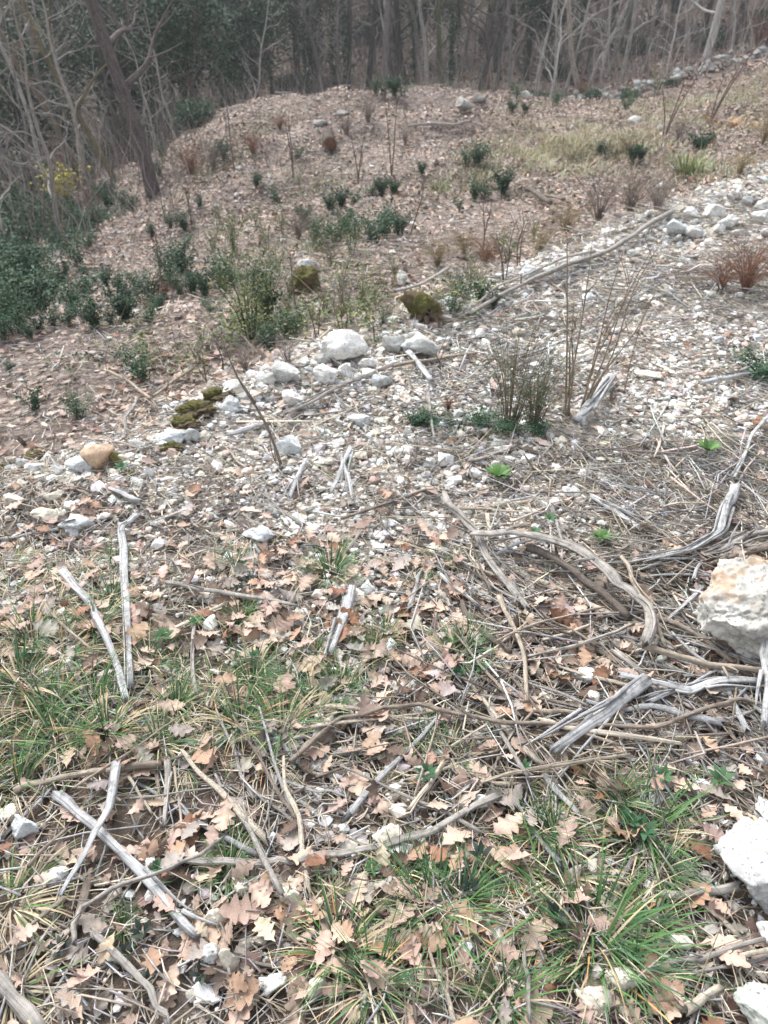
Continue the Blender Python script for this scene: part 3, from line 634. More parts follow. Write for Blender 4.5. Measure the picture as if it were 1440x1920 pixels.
# dry-stone wall far right
wall = empty('stone_wall', at_y(1250, 21.5)[0]); tag(wall, "low ruined dry-stone wall in front of the woods at upper right", 'wall')
wm = [mkmesh('stone', *rockV(2, 900 + k, 1, .8, .62, 9, .12), M_rock, np.ones((162, 3)), smooth=False) for k in range(6)]
wi = Vector(wall.location)
for k, u in enumerate(np.arange(1050, 1500, 9.5)):
    dy = 20.0 + 3.0 * (u - 1050) / 450
    for row in range(3):
        if row == 2 and rng.random() < .6 or row and rng.random() < .3 or rng.random() < .1: continue
        p, t = at_y(u + rng.uniform(-4, 4) + 5 * (row % 2), dy); s = rng.uniform(.06, .15)
        ob('stone', wm[rng.integers(0, 6)], wall, loc=Vector((p.x, p.y + rng.uniform(-.1, .1), p.z + .03 + row * .12 + rng.uniform(-.03, .03))) - wi, rot=(rng.uniform(-.3, .3), rng.uniform(-.3, .3), rng.uniform(0, 6)), scale=(s * 1.1, s, s), color=tuple(np.array(GW) * rng.uniform(.6, 1.05)))

# stones of medium size on the bank: individuals with shared meshes
STONEM = [mkmesh('stone', *rockV(2, 300 + k, 1, rng.uniform(.6, .95), rng.uniform(.4, .7), 10, .14), M_rock, np.ones((162, 3)), smooth=False) for k in range(14)]
def view_ok(x, y, z):
    dep = y * cP + (CZ - z) * sP; u = x / dep; v = ((z - CZ) * cP + y * sP) / dep
    return (np.abs(u) < .485) & (np.abs(v) < .65) & (dep > .3)
n = 9000; x, y = pts(n, -5, 7, .5, 11); z = H(x, y); g = ground_mask(x, y)
keep = view_ok(x, y, z) & (rng.random(n) < (g * .95 + .04 * (y < 2.5)))
x, y = x[keep][:110], y[keep][:110]
ex = rng.uniform(-1.9, 4.6, 110); ey = np.interp(ex, EX, EY) + rng.normal(-.12, .16, 110)
hx_, hy_ = np.array([tuple(at(u, v)[0])[:2] for u, v in zip(rng.uniform(1190, 1440, 45), rng.normal(415, 24, 45) - 0 * 1)]).T
x = np.concatenate([x, ex, hx_]); y = np.concatenate([y, ey, hy_]); z = H(x, y); ok = view_ok(x, y, z); edge_ = (np.arange(len(x)) >= 110)[ok]; x, y, z = x[ok], y[ok], z[ok]; items = []
for k in range(len(x)):
    s = float(rng.uniform(.014, .026) * (1 + .06 * y[k]) * (rng.uniform(1.1, 2.2) if edge_[k] else 1.5 if rng.random() < .15 else 1)); cn, cc = [("white", WH), ("cream", CR), ("grey", (.46, .45, .42)), ("pale bluish", BW)][rng.choice(4, p=[.4, .3, .12, .18])]
    o = ob('stone', STONEM[rng.integers(0, 14)], loc=(x[k], y[k], z[k] + s * .2), rot=(rng.uniform(-.4, .4), rng.uniform(-.4, .4), rng.uniform(0, 6.28)), scale=s, color=tuple(np.array(cc) * rng.uniform(.85, 1.08)))
    tag(o, '', 'stone', 'rocks and stones on the bank'); items.append((o, f"{'small' if s < .022 else 'mid-sized'} {cn} stone"))
describe(items)

# ------------------------------------------------------------------ gravel (stuff)
gT = []
for k in range(10):
    V, F = rockV(0, 500 + k, 1, rng.uniform(.6, .95), rng.uniform(.4, .75), 6, .1); gT.append((V, F, np.ones(len(V))))
V1, F1 = ICO[1]
xa, ya = pts(72000, -2.4, 3.0, .4, 4.4); xb, yb = pts(54000, -3, 6.5, 4.4, 9.5); xc, yc = pts(9000, 2, 12, 9, 17); xd, yd = pts(26000, -7, 7, 3.5, 17); x = np.concatenate([xa, xb, xc, xd]); y = np.concatenate([ya, yb, yc, yd]); n = len(x); g = ground_mask(x, y); z = H(x, y)
cl = fbm(x * 2.2, y * 2.2, 41, 3)
dens = (g * (.35 + 1.1 * sstep(.35, .62, cl)) + .55 * sstep(.38, .6, cl) * (y < 2.6)) * .9
dens = np.where((np.arange(n) >= n - 26000), (sdist(x, y) > .1) * (.12 + .5 * sstep(.5, .7, cl)), dens)
keep = in_view(x, y, z) & (rng.random(n) < dens)
x, y, z = x[keep], y[keep], z[keep]; n = len(x)
s = np.clip(rng.lognormal(math.log(.0076), .55, n), .003, .032) * (1 + .04 * y)
M = rotmats(rng.uniform(0, 6.28, n), rng.uniform(-.6, .6, n), rng.uniform(0, 6.28, n), n) * s[:, None, None]
nr = 4200; rx = rng.uniform(-3.2, 6.5, nr); ry = np.interp(rx, EX, EY) + rng.normal(-.22, .24, nr); hp_, ht_ = at(1330, 415); n2 = 900
rx = np.concatenate([rx, hp_.x + rng.normal(0, .75, n2)]); ry = np.concatenate([ry, hp_.y + rng.normal(0, .45, n2)]); rk = rng.random(len(rx)) < .25 + .9 * sstep(.35, .6, fbm(rx * 2.5, ry * 2.5, 55, 2)); rx, ry = rx[rk], ry[rk]
x = np.concatenate([x, rx]); y = np.concatenate([y, ry]); z = np.concatenate([z, H(rx, ry)]); s = np.concatenate([s, np.clip(rng.lognormal(math.log(.014), .45, len(rx)), .007, .04) * (1 + .03 * ry)]); n = len(x)
M = rotmats(rng.uniform(0, 6.28, n), rng.uniform(-.6, .6, n), rng.uniform(0, 6.28, n), n) * s[:, None, None]
pal = np.array([(.80, .79, .76), (.74, .68, .60), (.54, .50, .46), (.38, .30, .25), (.68, .70, .70)]); c = jitter(pal[rng.choice(5, n, p=[.35, .24, .15, .10, .16])], .14)
V, F, C = scatter(gT, np.stack([x, y, z + s * .25 + rng.uniform(0, .008, n)], 1), M, c); o = ob('gravel', mkmesh('gravel', V, F, M_gravel, C, smooth=False)); o['kind'] = 'stuff'
print('gravel', n, len(F))

# ------------------------------------------------------------------ oak leaves
LEAFM = [mkmesh('oak_leaf', t[0], t[1], M_leaf, np.repeat(t[2][:, None], 3, 1)) for t in LEAF2]
def leafdens(x, y):
    s = sdist(x, y); g = ground_mask(x, y); cl = fbm(x * 1.6, y * 1.6, 51, 3)
    d = np.where(s < .3, .9 * sstep(.36, .55, cl) + .35, .75 + .5 * sstep(.35, .6, cl))
    d = d * (1 - .80 * g) 
    return d
BARE = [(at(u, v)[0], r) for u, v, r in [(850, 420, 1.1), (760, 450, .8), (930, 400, .8), (780, 170, 1.6), (720, 300, .9), (600, 330, .8), (150, 660, .6), (330, 480, .7), (560, 190, 1.0)]]
def bare(x, y):        # patches of bare pinkish earth on the slope
    d = 0 * x
    for p, r in BARE: d = np.maximum(d, np.exp(-(((x - p.x) ** 2 + ((y - p.y) * .6) ** 2) / (r * r))))
    return d
def grassw(x, y):      # how grassy a spot is
    cl = fbm(x * 1.1, y * 1.1, 61, 3); gl = np.exp(-(((x + .95) / .55) ** 2 + ((y - 1.75) / .45) ** 2)) + .45 * np.exp(-(((x - .28) / .28) ** 2 + ((y - .92) / .16) ** 2)) + .6 * np.exp(-(((x + .1) / .5) ** 2 + ((y - 1.55) / .22) ** 2))
    return np.clip(gl * 1.2 * sstep(.25, .55, cl), 0, 1)
n = 2600; x, y = pts(n, -1.5, 1.5, .45, 2.6); z = H(x, y)
keep = view_ok(x, y, z) & (rng.random(n) < leafdens(x, y) * (1 - .55 * grassw(x, y)) * sstep(2.75, 1.7, y)); x, y, z = x[keep][:298], y[keep][:298], z[keep][:298]; items = []
for k in range(len(x)):
    ci = rng.choice(6, p=LP); s = float(np.clip(rng.normal(.078, .016), .045, .115)); t = rng.integers(0, len(LEAFM))
    o = ob('oak_leaf', LEAFM[t], loc=(x[k], y[k], z[k] + rng.uniform(.008, .03)), rot=(rng.normal(0, .3), rng.normal(0, .3), rng.uniform(0, 6.28)), scale=s, color=tuple(np.clip(LC[ci] * rng.uniform(.82, 1.15), 0, 1)))
    tag(o, '', 'leaf', 'fallen oak leaves'); items.append((o, f"{'small' if s < .068 else 'large' if s > .088 else 'middling'} {LN[ci]} oak leaf"))
describe(items)
def leaves(name, n, box, tm, size, dfun, zhi=.035, tilt=.42, dark=1.0):
    x, y = pts(n, *box); z = H(x, y); keep = in_view(x, y, z) & (rng.random(n) < dfun(x, y)); x, y, z = x[keep], y[keep], z[keep]; n = len(x)
    s = np.clip(rng.normal(size, size * .25, n), size * .4, size * 1.6)
    M = rotmats(rng.uniform(0, 6.28, n), rng.normal(0, tilt, n), rng.uniform(0, 6.28, n), n) * s[:, None, None]
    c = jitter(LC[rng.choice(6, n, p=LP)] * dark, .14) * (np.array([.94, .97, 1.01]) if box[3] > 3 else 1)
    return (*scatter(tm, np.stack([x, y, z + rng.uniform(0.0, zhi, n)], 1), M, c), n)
def joinstuff(name, parts, mat, smooth=True):
    Vs, Fs, Cs, b = [], [], [], 0
    for P in parts:
        V, F, C = P[:3]; Vs.append(V); Fs.append(F + b); Cs.append(C); b += len(V)
    o = ob(name, mkmesh(name, np.vstack(Vs), np.vstack(Fs), mat, np.vstack(Cs), smooth=smooth)); o['kind'] = 'stuff'; print(name, sum(len(f) for f in Fs)); return o
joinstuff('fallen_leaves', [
    leaves('', 5600, (-2.2, 2.2, .3, 2.7), LEAF2, .062, lambda x, y: leafdens(x, y) * (1 - .15 * grassw(x, y)), .04, .42, .92),
    leaves('', 6000, (-2.2, 2.2, .3, 2.9), LEAF1, .032, lambda x, y: leafdens(x, y), .012, .5, .8),
    leaves('', 22000, (-7, 7, 2.3, 8), LEAF1, .062, lambda x, y: leafdens(x, y) * (1 - .75 * bare(x, y)), .03, .45, .97),
    leaves('', 76000, (-11, 12, 8, 20), LEAF0, .066, lambda x, y: leafdens(x, y) * .85 * (1 - .75 * bare(x, y)), .04, .4),
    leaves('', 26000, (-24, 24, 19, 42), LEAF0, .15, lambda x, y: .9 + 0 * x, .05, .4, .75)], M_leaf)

# ------------------------------------------------------------------ twigs, splinters, straw
def tw(seed, k=3):
    r = np.random.default_rng(seed); P = np.zeros((k, 3)); P[:, 1] = np.linspace(-.5, .5, k); P[1:-1, [0, 2]] += r.normal(0, .05, (k - 2, 2)); P[:, 2] += .02
    V, F, T = tube(P, [1, .9, .5][:k] if k == 3 else np.linspace(1, .4, k), sides=4, seg=1, smoothpath=False)
    return V, F, P
def twigset(n, box, Lr, rr, pal, pp, dfun, zhi=.03, tilt=.12):
    x, y = pts(n, *box); z = H(x, y); keep = in_view(x, y, z) & (rng.random(n) < dfun(x, y)); x, y, z = x[keep], y[keep], z[keep]; n = len(x)
    L = rng.uniform(*Lr, n); r = L * 0 + rng.uniform(*rr, n); out = []
    # template with unit length and unit radius in x,z
    tm = []
    for sd in range(8):
        rs = np.random.default_rng(sd); P = np.zeros((3, 3)); P[:, 1] = [-.5, rs.uniform(-.2, .2), .5]; V, F, T = tube(P, [1.1, 1, .5], sides=3, seg=1, smoothpath=False)
        bx = np.interp(V[:, 1], P[:, 1], np.array([0, rs.normal(0, 4.5), 0])); V[:, 0] += bx; V[:, 2] = V[:, 2] * .7
        tm.append((V, F, np.ones(len(V))))
    S = np.zeros((n, 3, 3)); S[:, 0, 0] = r; S[:, 2, 2] = r; S[:, 1, 1] = L
    az = rng.normal(.9, 1.1, n)
    M = rotmats(az, rng.normal(0, tilt, n), rng.uniform(0, 6.28, n), n) @ S
    c = jitter(np.array([WC[k] for k in pal])[rng.choice(len(pal), n, p=pp)], .18)
    return scatter(tm, np.stack([x, y, z + rng.uniform(.002, zhi, n)], 1), M, c)
bankd = lambda x, y: np.where(sdist(x, y) < .4, .35 + .75 * sstep(.35, .6, fbm(x * 1.8, y * 1.8, 71, 3)), .35)
joinstuff('twig_debris', [
    twigset(21000, (-2.1, 2.3, .3, 3), (.025, .14), (.0010, .0030), 'stpbg', [.2, .25, .3, .08, .17], bankd, .03),
    twigset(2600, (.1, 2.4, 1.25, 3.0), (.12, .42), (.0018, .0045), 'sgtpbd', [.28, .26, .14, .12, .14, .06], lambda x, y: sstep(.3, .55, fbm(x * 2, y * 2, 83, 3)) * .8, .05, .06),
    twigset(1000, (-1.2, 1.2, .6, 1.6), (.08, .3), (.001, .003), 'sgtpb', [.25, .25, .2, .2, .1], lambda x, y: .7 + 0 * x, .03, .06),
    twigset(3000, (-.5, 5.5, 2.8, 8.0), (.15, .55), (.003, .007), 'sgtp', [.4, .3, .1, .2], lambda x, y: sstep(.4, .6, fbm(x * 1.6, y * 1.6, 85, 3)) * (sdist(x, y) < .2), .05, .06),
    twigset(30000, (-3, 5.5, 2.4, 7.5), (.04, .2), (.0016, .0045), 'stpbg', [.25, .2, .2, .1, .25], lambda x, y: bankd(x, y) * .8, .035),
    twigset(16000, (-8, 9, 4.5, 18), (.06, .4), (.003, .008), 'stpbg', [.25, .15, .25, .12, .23], lambda x, y: .3 + .5 * sstep(.45, .65, fbm(x, y, 77, 3)), .06)], M_twig)
# larger sticks as individuals with shared meshes
def gstick(seed, kind):
    r = np.random.default_rng(seed); k = 5; P = np.zeros((k, 3)); P[:, 1] = np.linspace(-.5, .5, k); P[1:-1, 0] += r.normal(0, .035, k - 2); P[1:-1, 2] += r.normal(0, .012, k - 2)
    mb = MB(); mb.tube(P, np.linspace(.034, .018, k) if kind else np.linspace(.055, .028, k), (1, 1, 1), sides=7, seg=3, rough=.2, flat=.8 if kind else .5, jag=2)
    if kind and seed % 2:
        q = P[2]; mb.tube([q, q + [.06, .1, .02], q + [.09, .2, .02]], [.018, .013, .006], (1, 1, 1), sides=5, seg=2)
    return mb
SM = {c: [gstick(40 + k, 1).mesh('stick', M_stick) for k in range(6)] for c in 'x'}; SP = [gstick(60 + k, 0).mesh('splinter', M_wood) for k in range(6)]
n = 6000; x, y = pts(n, -4, 6, .5, 8.5); z = H(x, y); keep = view_ok(x, y, z) & (sdist(x, y) < .3) & (rng.random(n) < bankd(x, y) * np.where(y < 3.2, 1, .35)); x, y, z = x[keep][:225], y[keep][:225], z[keep][:225]; items = []
for k in range(len(x)):
    spl = rng.random() < .45; kd = rng.choice(list('spg') if spl else list('tbgp')); L = float(rng.uniform(.09, .24)) * (1 + .05 * y[k])
    nm = {'s': 'silver', 'p': 'pale', 'g': 'grey', 't': 'tan', 'b': 'brown'}[str(kd)]
    th = rng.uniform(.6, 1.0)
    o = ob('splinter' if spl else 'stick', (SP if spl else SM['x'])[rng.integers(0, 6)], loc=(x[k], y[k], z[k] + .008 + rng.uniform(0, .02)), rot=(rng.normal(0, .06), rng.normal(0, .3), rng.normal(.9, 1.0)), scale=(L * th * .8, L, L * th * .8), color=tuple(np.array(WC[str(kd)]) * rng.uniform(.85, 1.15)))
    tag(o, '', 'splinter' if spl else 'stick', 'splinters on the ground' if spl else 'small sticks on the ground'); items.append((o, f"{'short' if L < .16 else 'longish'} {nm} {'splinter' if spl else 'stick'}"))
describe(items)

items = []
def heap(n, spots, Lr, kinds, nm, catg, grp, zmax):
    for k in range(n):
        u, v, ru, rv, az = spots[rng.integers(0, len(spots))]; p, t = at(u + rng.normal(0, ru), v + rng.normal(0, rv)); kd = str(rng.choice(list(kinds))); L = float(rng.uniform(*Lr)); th = rng.uniform(.5, .95)
        spl = kd in 'sp' and rng.random() < .7
        o = ob(nm, (SP if spl else SM['x'])[rng.integers(0, 6)], loc=p + Vector((0, 0, .01 + rng.uniform(0, zmax))), rot=(rng.normal(0, .08), rng.normal(0, .3), rng.normal(az, .45)), scale=(L * th * .6, L, L * th * .6), color=tuple(np.array(WC[kd]) * rng.uniform(.8, 1.15)))
        tag(o, '', catg, grp); items.append((o, f"{'short' if L < (Lr[0] + Lr[1]) / 2 else 'long'} { {'s': 'silver', 'p': 'pale', 'g': 'grey', 't': 'tan', 'b': 'brown', 'd': 'dark'}[kd]} {catg}"))
heap(270, [(1130,1090,90,45,.9),(1300,1240,70,40,1.3),(1180,1350,110,35,1.5),(950,1260,60,60,.2),(1060,1160,60,40,1.2),(1330,1060,50,25,-1.2),(1380,1330,40,50,.4),(880,1120,50,50,.5),(1240,1120,60,30,1.1),(640,1420,120,40,-1.2),(400,1500,150,60,.6)], (.10, .38), 'sgtbpggsd', 'twig', 'twig', 'twigs heaped on the bank', .035)
heap(95, [(1150,520,60,18,-.8),(1230,490,50,18,-.8),(1010,590,50,18,-.8),(900,630,50,20,-.9),(640,760,60,20,-1.),(1330,500,80,20,-1.1),(1180,560,60,25,-1.),(1400,560,40,30,-1.2),(1060,600,50,30,-.9),(860,700,70,30,-1.2),(720,760,70,30,-.8),(1330,760,70,40,-1.),(1000,700,60,40,-.7),(700,900,80,40,-.2),(940,960,80,25,-1.2)], (.14, .42), 'sgpst', 'wood_chip', 'wood chip', 'wood chips on the gravel', .02)
describe(items)

# ------------------------------------------------------------------ grass
def blades(base, az, L, lean, curl, wd, col, seg=5):
    """arching ribbons; base (N,3); lean = start angle from vertical; curl = further bend"""
    n = len(base); k = seg + 1; t = np.linspace(0, 1, k)
    ang = lean[:, None] + curl[:, None] * t[None] ** 1.2; st = L[:, None] / seg
    h = np.cumsum(np.sin(ang) * st, 1) - np.sin(ang[:, :1]) * st; zz = np.cumsum(np.cos(ang) * st, 1) - np.cos(ang[:, :1]) * st
    zz = np.maximum(zz, -base[:, 2:3] * 0 + .004 + .0 * zz) if False else zz
    cx = base[:, None, 0] + h * np.cos(az)[:, None]; cy = base[:, None, 1] + h * np.sin(az)[:, None]; cz = np.maximum(base[:, None, 2] + zz, base[:, None, 2] + .002)
    w = wd[:, None] * np.clip(1.15 - t ** 1.6 * 1.1, .06, 1)[None] / 2; sx, sy = -np.sin(az)[:, None] * w, np.cos(az)[:, None] * w
    V = np.empty((n, k, 2, 3)); V[:, :, 0] = np.stack([cx - sx, cy - sy, cz], -1); V[:, :, 1] = np.stack([cx + sx, cy + sy, cz + w * .6], -1)
    i = np.arange(seg) * 2; f = np.concatenate([np.stack([i, i + 1, i + 3], 1), np.stack([i, i + 3, i + 2], 1)])
    F = (f[None] + (np.arange(n) * k * 2)[:, None, None]).reshape(-1, 3)
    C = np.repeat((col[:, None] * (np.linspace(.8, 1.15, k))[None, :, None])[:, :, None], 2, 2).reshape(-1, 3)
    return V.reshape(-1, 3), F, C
GC = {'g': (.095, .20, .06), 'd': (.05, .125, .05), 's': (.46, .39, .25), 'o': (.52, .28, .10), 'y': (.24, .26, .08), 'w': (.5, .46, .36)}
def tuftmesh(n, L, mix, spread=.035, lean=(.1, .9), curl=(.3, 1.6), wd=.0042, bias=None):
    ks = list(mix); p = np.array([mix[k] for k in ks]); p = p / p.sum()
    az = rng.uniform(0, 6.28, n) if bias is None else rng.normal(bias, .8, n)
    r = np.sqrt(rng.random(n)) * spread; base = np.stack([r * np.cos(az), r * np.sin(az), 0 * r], 1)
    ch = rng.choice(len(ks), n, p=p); c = jitter(np.array([GC[k] for k in ks])[ch], .2)
    cu = rng.uniform(*curl, n); dry = np.isin(ch, [i for i, k in enumerate(ks) if k in 'sow']); cu = cu + dry * .4
    V, F, C = blades(base, az, rng.uniform(.45, 1.1, n) * L, rng.uniform(*lean, n) + dry * .25, cu, rng.uniform(.6, 1.1, n) * wd, c)
    return mkmesh('grass_tuft', V, F, M_blade, C)
TUF = {
 'green': [tuftmesh(105, .16, {'g': 5, 'd': 3, 's': 2}) for _ in range(4)], 'mixed': [tuftmesh(100, .17, {'g': 3, 's': 4, 'd': 2, 'o': .4}) for _ in range(4)],
 'straw': [tuftmesh(80, .17, {'s': 6, 'w': 2, 'g': 1.5, 'o': .6}, lean=(.5, 1.2), curl=(.6, 1.5)) for _ in range(4)], 'orange': [tuftmesh(80, .23, {'o': 6, 's': 3, 'g': 1.5}, lean=(.8, 1.3), curl=(.2, .6), bias=math.pi, wd=.006)],
 'bigg': [tuftmesh(120, .205, {'d': 4.5, 'g': 5, 's': 2.6, 'o': .4}, .075, (.1, 1.15), (.3, 1.4), .0052) for _ in range(3)]}
TL = {'green': 'green', 'mixed': 'half green half dry', 'straw': 'straw-coloured', 'orange': 'orange-bladed', 'bigg': 'big dark green'}
ti = []
def tuft(u, v, k, s=1.0, label=None, rot=None):
    p, t = at(u, v); o = ob('grass_tuft', TUF[k][rng.integers(0, len(TUF[k]))], loc=p, rot=(0, 0, rng.uniform(0, 6.28) if rot is None else rot), scale=s)
    tag(o, label or '', 'grass tuft', 'grass tufts on the bank')
    if not label: ti.append((o, f"{TL[k]} grass tuft"))
    return o
for a in [(620,1080,'green',1.0,"spiky green tuft standing in gravel left of centre"),(440,1065,'mixed',.75,"mixed green and brown tuft in gravel left of the spiky one"),(1030,1700,'orange',1.0,"tuft of orange dead blades fanning left at lower right"),
 (1120,1790,'bigg',1.0,"big dark green tuft right of the orange blades"),(1110,1740,'bigg',.85,"dark green tuft just behind the orange blades"),(1205,1560,'bigg',.85,"green tuft with broad ivy leaves at its foot at lower right"),(1060,1640,'straw',1.1,"dry straw tuft above the orange blades"),
 (20,1860,'straw',.9,"straw tuft on the left bottom edge"),(20,1700,'straw',1.05,"pale straw tuft on the left edge below the bluish stone")]: tuft(a[0], a[1], a[2], a[3], a[4], 0 if a[2] == 'orange' else None)
TP = [(820,1710,'bigg',.8),(700,1850,'mixed',.9),(870,1690,'green',.8),(950,1880,'green',.8),(640,1720,'straw',1.),(700,1690,'straw',.8),(640,1790,'mixed',1.),(1230,1640,'green',.8),(1150,1500,'mixed',.8),(1240,1480,'straw',.8),(1040,1580,'mixed',.8),(960,1620,'straw',.8),
 (30,1400,'bigg',.65),(90,1330,'mixed',1.),(170,1320,'bigg',.7),(110,1400,'green',1.),(200,1380,'mixed',1.),(40,1290,'mixed',1.1),(120,1230,'straw',1.1),(60,1200,'mixed',1.),(180,1180,'mixed',.9),(30,1120,'straw',1.),(110,1130,'straw',.9),(210,1130,'mixed',.8),(150,1080,'straw',.8),(80,1080,'straw',.9),(220,1060,'green',.6),(20,1060,'straw',.8),
 (530,1290,'bigg',.55),(470,1280,'green',.9),(590,1330,'mixed',.8),(640,1300,'green',.8),(530,1370,'mixed',1.),(450,1360,'mixed',1.),(380,1370,'straw',1.),(330,1330,'green',.8),(400,1300,'straw',.8),(300,1400,'mixed',.8),(350,1440,'straw',.8),(500,1420,'straw',.8),(280,1250,'mixed',.8),(330,1260,'straw',.7),
 (860,1235,'green',.85),(880,1215,'green',.7),(720,1200,'mixed',.7),(700,1230,'green',.6),(760,1370,'straw',.7),(780,1390,'green',.6),(820,1065,'mixed',.7),(780,1100,'green',.5),(450,1165,'green',.6),(430,1640,'green',.6),(440,1600,'green',.5),(1185,1060,'green',.4),(1130,1015,'green',.5),(1010,1560,'green',.7),
 (1190,1830,'green',.8),(1220,1730,'mixed',.7),(1280,1560,'straw',.7),(1320,1500,'straw',.6),(1050,1500,'straw',.6),(230,1740,'green',.4),(150,1440,'straw',.9),(30,1480,'mixed',.9),(60,1650,'straw',.7),(590,1230,'mixed',.6),(840,1420,'mixed',.6),(720,1480,'straw',.6),(600,1690,'straw',.7),(750,1640,'mixed',.7),(890,1560,'straw',.6)]
for a in TP: tuft(*a)
describe(ti)
def gblades(n, box, dfun, mix, L, lean, curl, wd, ang=None, seg=4, zo=0.0):
    x, y = pts(n, *box) if n else box
    n = len(x); z = H(x, y); keep = in_view(x, y, z) & (rng.random(n) < dfun(x, y)); x, y, z = x[keep], y[keep], z[keep]; n = len(x)
    ks = list(mix); p = np.array([mix[k] for k in ks]); p = p / p.sum(); c = jitter(np.array([GC[k] for k in ks])[rng.choice(len(ks), n, p=p)], .2)
    az = rng.uniform(0, 6.28, n) if ang is None else rng.normal(ang, .9, n)
    return blades(np.stack([x, y, z + zo], 1), az, rng.uniform(.4, 1.1, n) * L, rng.uniform(*lean, n), rng.uniform(*curl, n), rng.uniform(.6, 1.1, n) * wd, c, seg)
FARG = [(1000,290,60,3),(1080,275,75,3),(1160,265,60,3),(1220,300,45,3),(960,320,45,3),(1040,305,50,3),(880,330,30,1),(830,350,28,1),(815,375,26,1),(1330,200,60,2),(1410,190,60,2),(1300,330,45,1),(1390,320,40,1),(640,340,30,.6),(560,345,30,.6),(350,360,28,.6),(330,380,20,.5),(540,560,20,.3),(1430,160,50,1.5),(880,165,18,.5),(1270,225,40,1),(1200,225,40,1),(500,350,26,.5)]
def farpts():
    X, Y = [], []
    for u, v, r, wt in FARG:
        p, t = at(u, v); rr = r * t / FPX; k = int(700 * wt * rr * rr * 6); X.append(p.x + rng.normal(0, rr * 1.0, k)); Y.append(p.y + rng.normal(0, rr * 1.7, k))
    return np.concatenate(X), np.concatenate(Y)
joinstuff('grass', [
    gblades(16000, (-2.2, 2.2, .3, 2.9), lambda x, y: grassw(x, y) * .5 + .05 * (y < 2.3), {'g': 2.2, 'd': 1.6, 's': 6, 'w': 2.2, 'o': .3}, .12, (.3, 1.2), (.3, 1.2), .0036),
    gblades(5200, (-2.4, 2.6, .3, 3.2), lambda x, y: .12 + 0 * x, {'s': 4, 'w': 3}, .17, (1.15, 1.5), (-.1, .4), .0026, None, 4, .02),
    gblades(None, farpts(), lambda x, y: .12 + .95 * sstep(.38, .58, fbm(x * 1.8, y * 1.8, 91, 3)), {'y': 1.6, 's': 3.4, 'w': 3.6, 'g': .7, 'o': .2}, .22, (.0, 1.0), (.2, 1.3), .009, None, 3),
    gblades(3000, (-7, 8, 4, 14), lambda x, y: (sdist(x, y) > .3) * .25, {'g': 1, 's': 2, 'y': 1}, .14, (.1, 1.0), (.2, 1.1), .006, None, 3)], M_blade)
ft = [tuftmesh(160, .35, {'g': 5, 'y': 4, 's': 2}, .1, (.1, .9), (.2, 1.2), .009) for _ in range(2)]
for u, v, s, l in [(1285,330,1.1,"bright green grass clump on the far slope at right"),(1310,325,.8,"smaller green clump right of the bright green clump"),(825,360,.7,"yellow-green grass clump on the pinkish slope")]:
    p, t = at(u, v); tag(ob('grass_clump', ft[0], loc=p, rot=(0, 0, s), scale=s), l, 'grass clump', 'far grass clumps')
fo = [tuftmesh(140, .3, {'o': 5, 's': 3}, .15, (.3, 1.1), (.2, 1.2), .011)]
for u, v, s, l in [(1355,232,1.2,"orange-brown grass clump near the upper right edge"),(1395,240,1.,"orange-brown clump right of the other on the upper right")]:
    p, t = at(u, v); tag(ob('grass_clump', fo[0], loc=p, rot=(0, 0, s), scale=s), l, 'grass clump', 'far grass clumps')
# standing thin stems of dead grass in the foreground
for k, (u0, v0, hh, ln, l) in enumerate([(1285,1905,.34,(.03,.05),"tallest straw stem standing alone at lower right"),(880,1900,.26,(.10,.1),"thin straw stem slanting right near the bottom middle"),(845,1400,.2,(.03,.0),"thin straw stem standing above the tan stalk"),(785,1905,.22,(-.02,.06),"thin straw stem left of the slanting one at the bottom")]):
    p, t = at(u0, v0); mb = MB(); mb.tube([(0, 0, -.01), (ln[0] * .4, ln[1] * .4, hh * .5), (ln[0], ln[1], hh)], [.0016, .0013, .0007], (.5, .42, .28), sides=5, seg=4)
    tag(ob('straw_stem', mb.mesh('straw_stem', M_twig), loc=p), l, 'stem')

# ------------------------------------------------------------------ plants with leaves
def leafcloud(n, rad, h, leafs, col, dome=True, droop=.3, aspect=.45, base=0.0, jit=.22, hollow=0.0, clump=0):
    """many small pointed leaves spread through a volume -> V,F,C"""
    if clump:
        cc = rng.normal(size=(clump, 3)); cc /= np.linalg.norm(cc, axis=1)[:, None]; cc *= rng.random((clump, 1)) ** .4; cc[:, 2] = np.abs(cc[:, 2]) if dome else cc[:, 2]
        P = cc[rng.integers(0, clump, n)] * .82 + rng.normal(0, .16, (n, 3))
    else:
        P = rng.normal(size=(n, 3)); P /= np.linalg.norm(P, axis=1)[:, None]; P *= rng.uniform(hollow, 1, (n, 1)) ** .5; P[:, 2] = np.abs(P[:, 2]) if dome else P[:, 2]
    P = P * [rad, rad, h] + [0, 0, base]
    a, b = np.array([0, 0, 0.]), 1
    V = np.array([(0, -.5, 0), (aspect / 2, 0, .06), (0, .5, 0), (-aspect / 2, 0, .06)]); F = np.array([(0, 1, 2), (0, 2, 3)])
    M = rotmats(rng.uniform(0, 6.28, n), rng.normal(.5, .6, n), rng.uniform(0, 6.28, n), n) * (leafs * rng.uniform(.6, 1.25, n))[:, None, None]
    cols = np.asarray(col); c = jitter(cols[rng.integers(0, len(cols), n)] if cols.ndim == 2 else np.repeat(cols[None], n, 0), jit)
    return scatter([(V, F, np.ones(4))], P, M, c)
DG = np.array([(.028, .075, .038), (.035, .09, .045), (.05, .11, .05), (.02, .055, .03)]); LG = np.array([(.13, .18, .065), (.17, .20, .08), (.23, .23, .09), (.08, .13, .06)])
